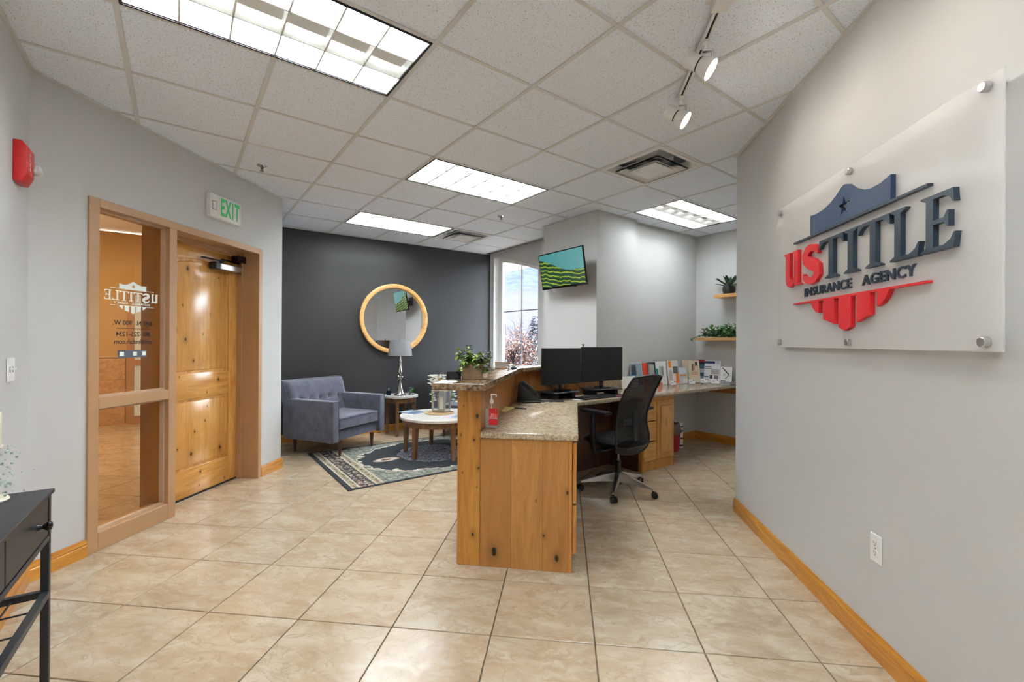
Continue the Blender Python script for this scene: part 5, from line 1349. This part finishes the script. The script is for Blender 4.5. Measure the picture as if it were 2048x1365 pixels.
# ------------------------------------------------ television
tv = T('wall_television', 'wall mounted television showing green terraced hills', 'television', (3.45, 3.678, 2.13), -PI / 2 - .013)
tm_ = Matrix.Rotation(.175, 4, 'X')
tw, th = .7355, .4135
MB().box((-tw / 2, -.008, -th / 2), (tw / 2, .012, th / 2), .003, mt=tm_).box((-tw / 2 + .08, .01, -th / 2 + .03), (tw / 2 - .08, .045, th / 2 - .10), .01, mt=tm_).build('casing', 'blackgloss', tv)
sc_ = MB().box((-tw / 2 + .012, -.0008, -th / 2 + .022), (tw / 2 - .012, .0002, th / 2 - .012)).build('screen', 'tvpic', tv, smooth=False); sc_.matrix_local = tm_ @ TR(0, -.0085, 0)
mb = MB(); text(mb, 'onn', .012, 0, 0, -.0008, 0, False, .0004, 1.1); mb.build('maker_lettering', 'steel', tv, smooth=False).matrix_local = tm_ @ TR(0, -.0085, -th / 2 + .010)
MB().box((.16, -.010, -th / 2 - .008), (.20, .006, -th / 2 + .002), .002, mt=tm_).build('sensor', 'black', tv)
MB().box((-.10, .20, -.09), (.10, .212, .09), .003).box((-.02, .05, -.02), (.02, .205, .02), .003).build('wall_bracket', 'blackmetal', tv)

# ------------------------------------------------ wall shelves and plants in the nook
s1 = T('wall_shelf', 'upper floating oak shelf holding the potted succulent', 'shelf', (5.45, 2.30, 1.880))
MB().box((0, 0, 0), (.238, .695, .042), .002).build('board', 'orange_wood', s1)
s2 = T('wall_shelf', 'lower floating oak shelf covered with trailing plants', 'shelf', (5.45, 2.30, 1.338))
MB().box((0, 0, 0), (.238, .940, .038), .002).build('board', 'orange_wood', s2)
sp = T('potted_succulent', 'dark green agave in a black pot on the upper shelf', 'potted plant', (5.57, 2.86, 1.923))
MB().lathe([(0, 0), (.055, 0), (.068, .02), (.076, .055), (.074, .09), (.069, .102), (.064, .102), (.064, .09), (0, .088)], 32).build('pot', plain('matt_black_pot', (38, 38, 40), .55), sp)
for k in range(13):
    a = k * 2.399; e = 1.25 - .085 * k
    d = Vector((math.cos(a) * math.cos(e), math.sin(a) * math.cos(e), math.sin(e)))
    MB().leaf((.012 * math.cos(a), .012 * math.sin(a), .092), d, .15 + .008 * k, .052, droop=.02 * max(0, k - 5) * .35, fold=.45).build('leaf', 'leafdark', sp)
gr = T('trailing_greenery', 'mixed trailing artificial greenery spread along the lower shelf', 'plant', (5.55, 2.80, 1.377))
rs = random.Random(21)
for nm, mat, n, ys, sz, zr in (('ivy_foliage', 'leafbright', 210, (-.30, .36), .07, .13), ('dark_foliage', 'leafdark', 170, (-.30, .38), .065, .15), ('grey_purple_foliage', 'leafpurple', 60, (-.32, .06), .065, .15), ('lime_foliage', 'leaf', 90, (-.30, .40), .055, .11)):
    mb = MB()
    for k in range(n):
        y = rs.uniform(*ys); z = abs(rs.gauss(0, .075)) + .004; z = min(z, zr)
        x = rs.uniform(-.10, .07) if z > .03 else rs.uniform(-.10, .05)
        mb.leaf((x, y, z), (rs.uniform(-1, .6), rs.uniform(-1, 1), rs.uniform(-.2, .9)), sz * rs.uniform(.6, 1), sz * rs.uniform(.4, .7), droop=.25, fold=.3)
    mb.build(nm, mat, gr, kind='stuff')
mb = MB()
for k in range(26):
    t_ = k / 25; mb.leaf((-.03 - .03 * t_, .40 + .14 * t_, .03 - .05 * t_), (rs.uniform(-1, 1), rs.uniform(-.2, 1), rs.uniform(-.4, .4)), .035, .014, droop=.3)
mb.tube([(-.03, .38, .02), (-.05, .46, .015), (-.06, .55, -.03)], .002, 5)
for k in range(40):
    mb.leaf((rs.uniform(-.05, .05), -.10 + rs.uniform(-.12, .04), .14 + rs.uniform(-.03, .09)), (rs.uniform(-1, 1), rs.uniform(-1, 1), rs.uniform(0, 1)), .035, .016)
mb.tube([(0, -.12, .02), (.0, -.1, .12), (.01, -.12, .22)], .002, 5).tube([(0, -.07, .02), (.0, -.05, .10), (.0, -.02, .17)], .002, 5)
mb.build('sprigs', 'leaf', gr, kind='stuff')

# red bin and canister under the nook worktop
rb = T('waste_bin', 'small red bin with a plastic liner beside the nook cabinet', 'bin', (4.80, 3.16, 0))
MB().lathe([(0, 0), (.085, 0), (.105, .225), (.102, .225), (.083, .004), (0, .004)], 32).build('bucket', plain('dark_red_plastic', (150, 16, 36), .4), rb)
rs = random.Random(8); vs = []; fs = []; n = 28
for j, (r, z) in enumerate(((.104, .20), (.110, .228), (.10, .27), (.088, .32), (.07, .335))):
    for i in range(n):
        a = 2 * PI * i / n; rr = r * (1 + rs.uniform(-.08, .08)); vs.append((rr * math.cos(a), rr * math.sin(a), z + rs.uniform(-.012, .012) * (j > 0)))
for j in range(4):
    for i in range(n): fs.append((j * n + i, j * n + (i + 1) % n, (j + 1) * n + (i + 1) % n, (j + 1) * n + i))
MB().add(vs, fs).build('bin_liner', plain('clear_brown_liner', (120, 104, 90), .25, var=.5, scale=30), rb, angle=20)
cn2 = T('white_canister', 'tall white printed canister standing behind the red bin', 'canister', (5.02, 3.20, 0))
MB().lathe([(0, 0), (.045, 0), (.047, .01), (.047, .30), (.043, .308), (0, .308)], 28).build('tube_body', 'white', cn2)
for z in (.02, .11, .20, .25): MB().lathe([(.0472, z), (.0478, z), (.0478, z + .02), (.0472, z + .02)], 28, closed=True).build('printed_band', 'slate', cn2)
scp = tag(MB().box((-.05, -.004, 0), (.05, .004, .002)).build('paper_scrap', 'paper', None, loc=(4.58, 2.98, .001), rz=-.5, smooth=False), 'thin white paper strip on the floor beside the red bin', 'paper')

# computer under the desk and cables
pcx = T('computer_tower', 'black computer tower in the dark kneehole under the worktop', 'computer', (2.62, 3.0, .001), .0)
MB().box((-.09, -.19, .01), (.09, .19, .42), .006).build('case', 'black', pcx); MB().box((-.085, -.194, .02), (.085, -.19, .41), .002).build('front_panel', 'blackgloss', pcx)
for x, y in ((-.07, -.16), (.07, -.16), (-.07, .16), (.07, .16)): MB().cyl((x, y, 0), (x, y, .012), .012, n=10).build('foot', 'black', pcx)
kc = T('desk_cables', 'loose black cables hanging in the kneehole under the worktop', 'cable', (2.75, 2.90, 0))
mb = MB(); mb.tube([(0, .12, .74), (-.02, .06, .5), (.04, .02, .25), (.02, 0, .12), (-.03, .03, .3), (-.05, .1, .74)], .004, 6).tube([(.1, .2, .74), (.12, .15, .4), (.1, .1, .05), (.2, .05, .006), (.4, .12, .006), (.6, .2, .006)], .004, 6)
mb.build('wires', 'black', kc)

# ------------------------------------------------ outside the window
gnd = MB().box((5, -150, -4.6), (700, 500, -4.5)).build('snowy_ground', 'snow', None, smooth=False); gnd['kind'] = 'structure'
# mountain range, a real displaced ridge 600 m away
fc = Vector((.63, .777)); nl = Vector((-.777, .63))
nx, ny = 150, 40; vs = []; fs = []
rs = random.Random(1)
for j in range(ny + 1):
    for i in range(nx + 1):
        a = -1 + 2 * i / nx; t_ = j / ny
        dist = 620 + 500 * t_; lat = a * 620 * 1.3
        ridge = 205 - 55 * min(1, abs(lat - 8) / 200) ** 1.1 + 10 * noise.noise(Vector((lat * .02, 3, 0)))
        hgt = -5 + ridge * (math.sin(min(1, t_ * 1.0) * PI / 2) ** .9) + 9 * noise.fractal(Vector((lat * .012, dist * .012, 0)), 1, 2, 5) * min(1, t_ * 4)
        p = fc * dist + nl * lat; vs.append((p.x, p.y, hgt))
for j in range(ny):
    for i in range(nx): q = j * (nx + 1) + i; fs.append((q, q + 1, q + nx + 2, q + nx + 1))
tag(MB().add(vs, fs).build('mountain', 'mount', None, angle=180), 'hazy blue mountain with a snowy summit beyond the window', 'mountain')
def tree(name, label, cat, loc, h, r, kind, mats, seed, n):
    t = T(name, label, cat, loc); rs = random.Random(seed)
    tr = MB().tube([(0, 0, 0), (.05, 0, h * .4), (0, .05, h * .92)], [r * .09, r * .06, .02], 8)
    L = [MB() for _ in mats]
    if kind == 'cone':
        for k in range(n):
            z = h * (1 - rs.random() ** .6 * .95); rr = r * (1 - z / h) + .1; a = rs.uniform(0, 2 * PI); q = rr * rs.uniform(.55, 1)
            m = L[rs.choices(range(len(mats)), [5, 2][:len(mats)])[0]]
            m.leaf((q * math.cos(a), q * math.sin(a), z), (math.cos(a), math.sin(a), rs.uniform(-.5, .1)), .5, .16, fold=.3)
    else:
        tips = []
        for k in range(46):
            a = rs.uniform(0, 2 * PI); z = h * rs.uniform(.22, .7); e = rs.uniform(.5, 1.3)
            d = Vector((math.cos(a) * math.cos(e), math.sin(a) * math.cos(e), math.sin(e))); Lb_ = min(r * 1.5, (h - z) / max(.3, math.sin(e))) * rs.uniform(.6, 1)
            p0 = Vector((0, 0, z)); pts = [p0 + d * Lb_ * q / 4 + Vector((rs.uniform(-.1, .1), rs.uniform(-.1, .1), 0)) * q * .5 for q in range(5)]
            tr.tube([tuple(p) for p in pts], [.05, .04, .03, .02, .01], 5); tips.append(pts)
            for w in range(6):
                b = pts[rs.randint(1, 4)]; dd = (d + Vector((rs.uniform(-1, 1), rs.uniform(-1, 1), rs.uniform(-.3, .8)))).normalized(); tr.tube([tuple(b), tuple(b + dd * rs.uniform(.3, .9))], [.014, .005], 4)
        for k in range(n):
            pts = rs.choice(tips); b = pts[rs.randint(1, 4)] + Vector((rs.gauss(0, .4), rs.gauss(0, .4), rs.gauss(0, .35)))
            m = L[rs.choices(range(len(mats)), [3, 2, 2][:len(mats)])[0]]
            m.leaf(b, (rs.uniform(-1, 1), rs.uniform(-1, 1), rs.uniform(-1, 1)), .15, .09)
    tr.build('trunk', 'bark', t)
    for m, mt in zip(L, mats):
        if m.v: m.build('foliage', mt, t, kind='stuff')
def far(px, d, z=-4.5):
    a = (px - 1024) / 889.58; p = (f_ + r_ * a) * d; return (p.x, p.y, z)
tree('autumn_tree', 'frosted tree with rusty leaves, nearest the middle of the window', 'tree', far(1040, 27), 6.9, 1.35, 'round', ['rust', 'frostleaf', 'bark'], 4, 12000)
tree('autumn_tree', 'low rusty shrub tree at the left foot of the window', 'tree', far(1010, 20), 4.7, .7, 'round', ['rust', 'frostleaf', 'bark'], 5, 3000)
tree('conifer_tree', 'dark blue green conifer at the right side of the window', 'tree', far(1076, 36), 8.0, 1.9, 'cone', ['conifer', 'frostleaf'], 6, 3000)
tree('bare_tree', 'pale bare tree at the left side of the window', 'tree', far(1012, 38), 8.0, 1.7, 'round', ['frostleaf'], 7, 260)
tree('bare_tree', 'pale bare tree behind the rusty tree', 'tree', far(1034, 44), 8.6, 1.9, 'round', ['frostleaf'], 9, 300)
hs = T('distant_house', 'pale distant house with rows of windows beyond the trees', 'building', far(1008, 60), .93)
MB().box((-7, 0, 0), (4, 6, 5.0)).build('wall', 'winterplaster', hs, smooth=False)
MB().prism([(-7.4, 4.9), (4.4, 4.9), (4.0, 5.6), (-7.0, 5.6)], -.4, 6.4, 1).build('roof', 'frostleaf', hs, smooth=False)
for i in range(6):
    for j in range(2): MB().box((-6.2 + i * 1.7, -.05, .9 + j * 2.2), (-5.2 + i * 1.7, .05, 2.1 + j * 2.2)).build('window', 'slate', hs, smooth=False)

# hallway ceiling lamp (a real fitting in the hall ceiling)
hl = T('hall_light', 'flush white ceiling panel light in the hallway behind the glass', 'ceiling light', (-.9, 6.6, ZC + .19))
MB().box((-.3, -.6, -.02), (.3, .6, .028)).build('housing', 'white', hl, smooth=False)
ld = D.lights.new('hall_lamp', 'AREA'); ld.shape = 'RECTANGLE'; ld.size = .55; ld.size_y = 1.1; ld.energy = HALL; ld.color = (1, .86, .68)
lo = D.objects.new('hall_lamp', ld); COL.objects.link(lo); lo.parent = hl; lo.location = (0, 0, -.03)
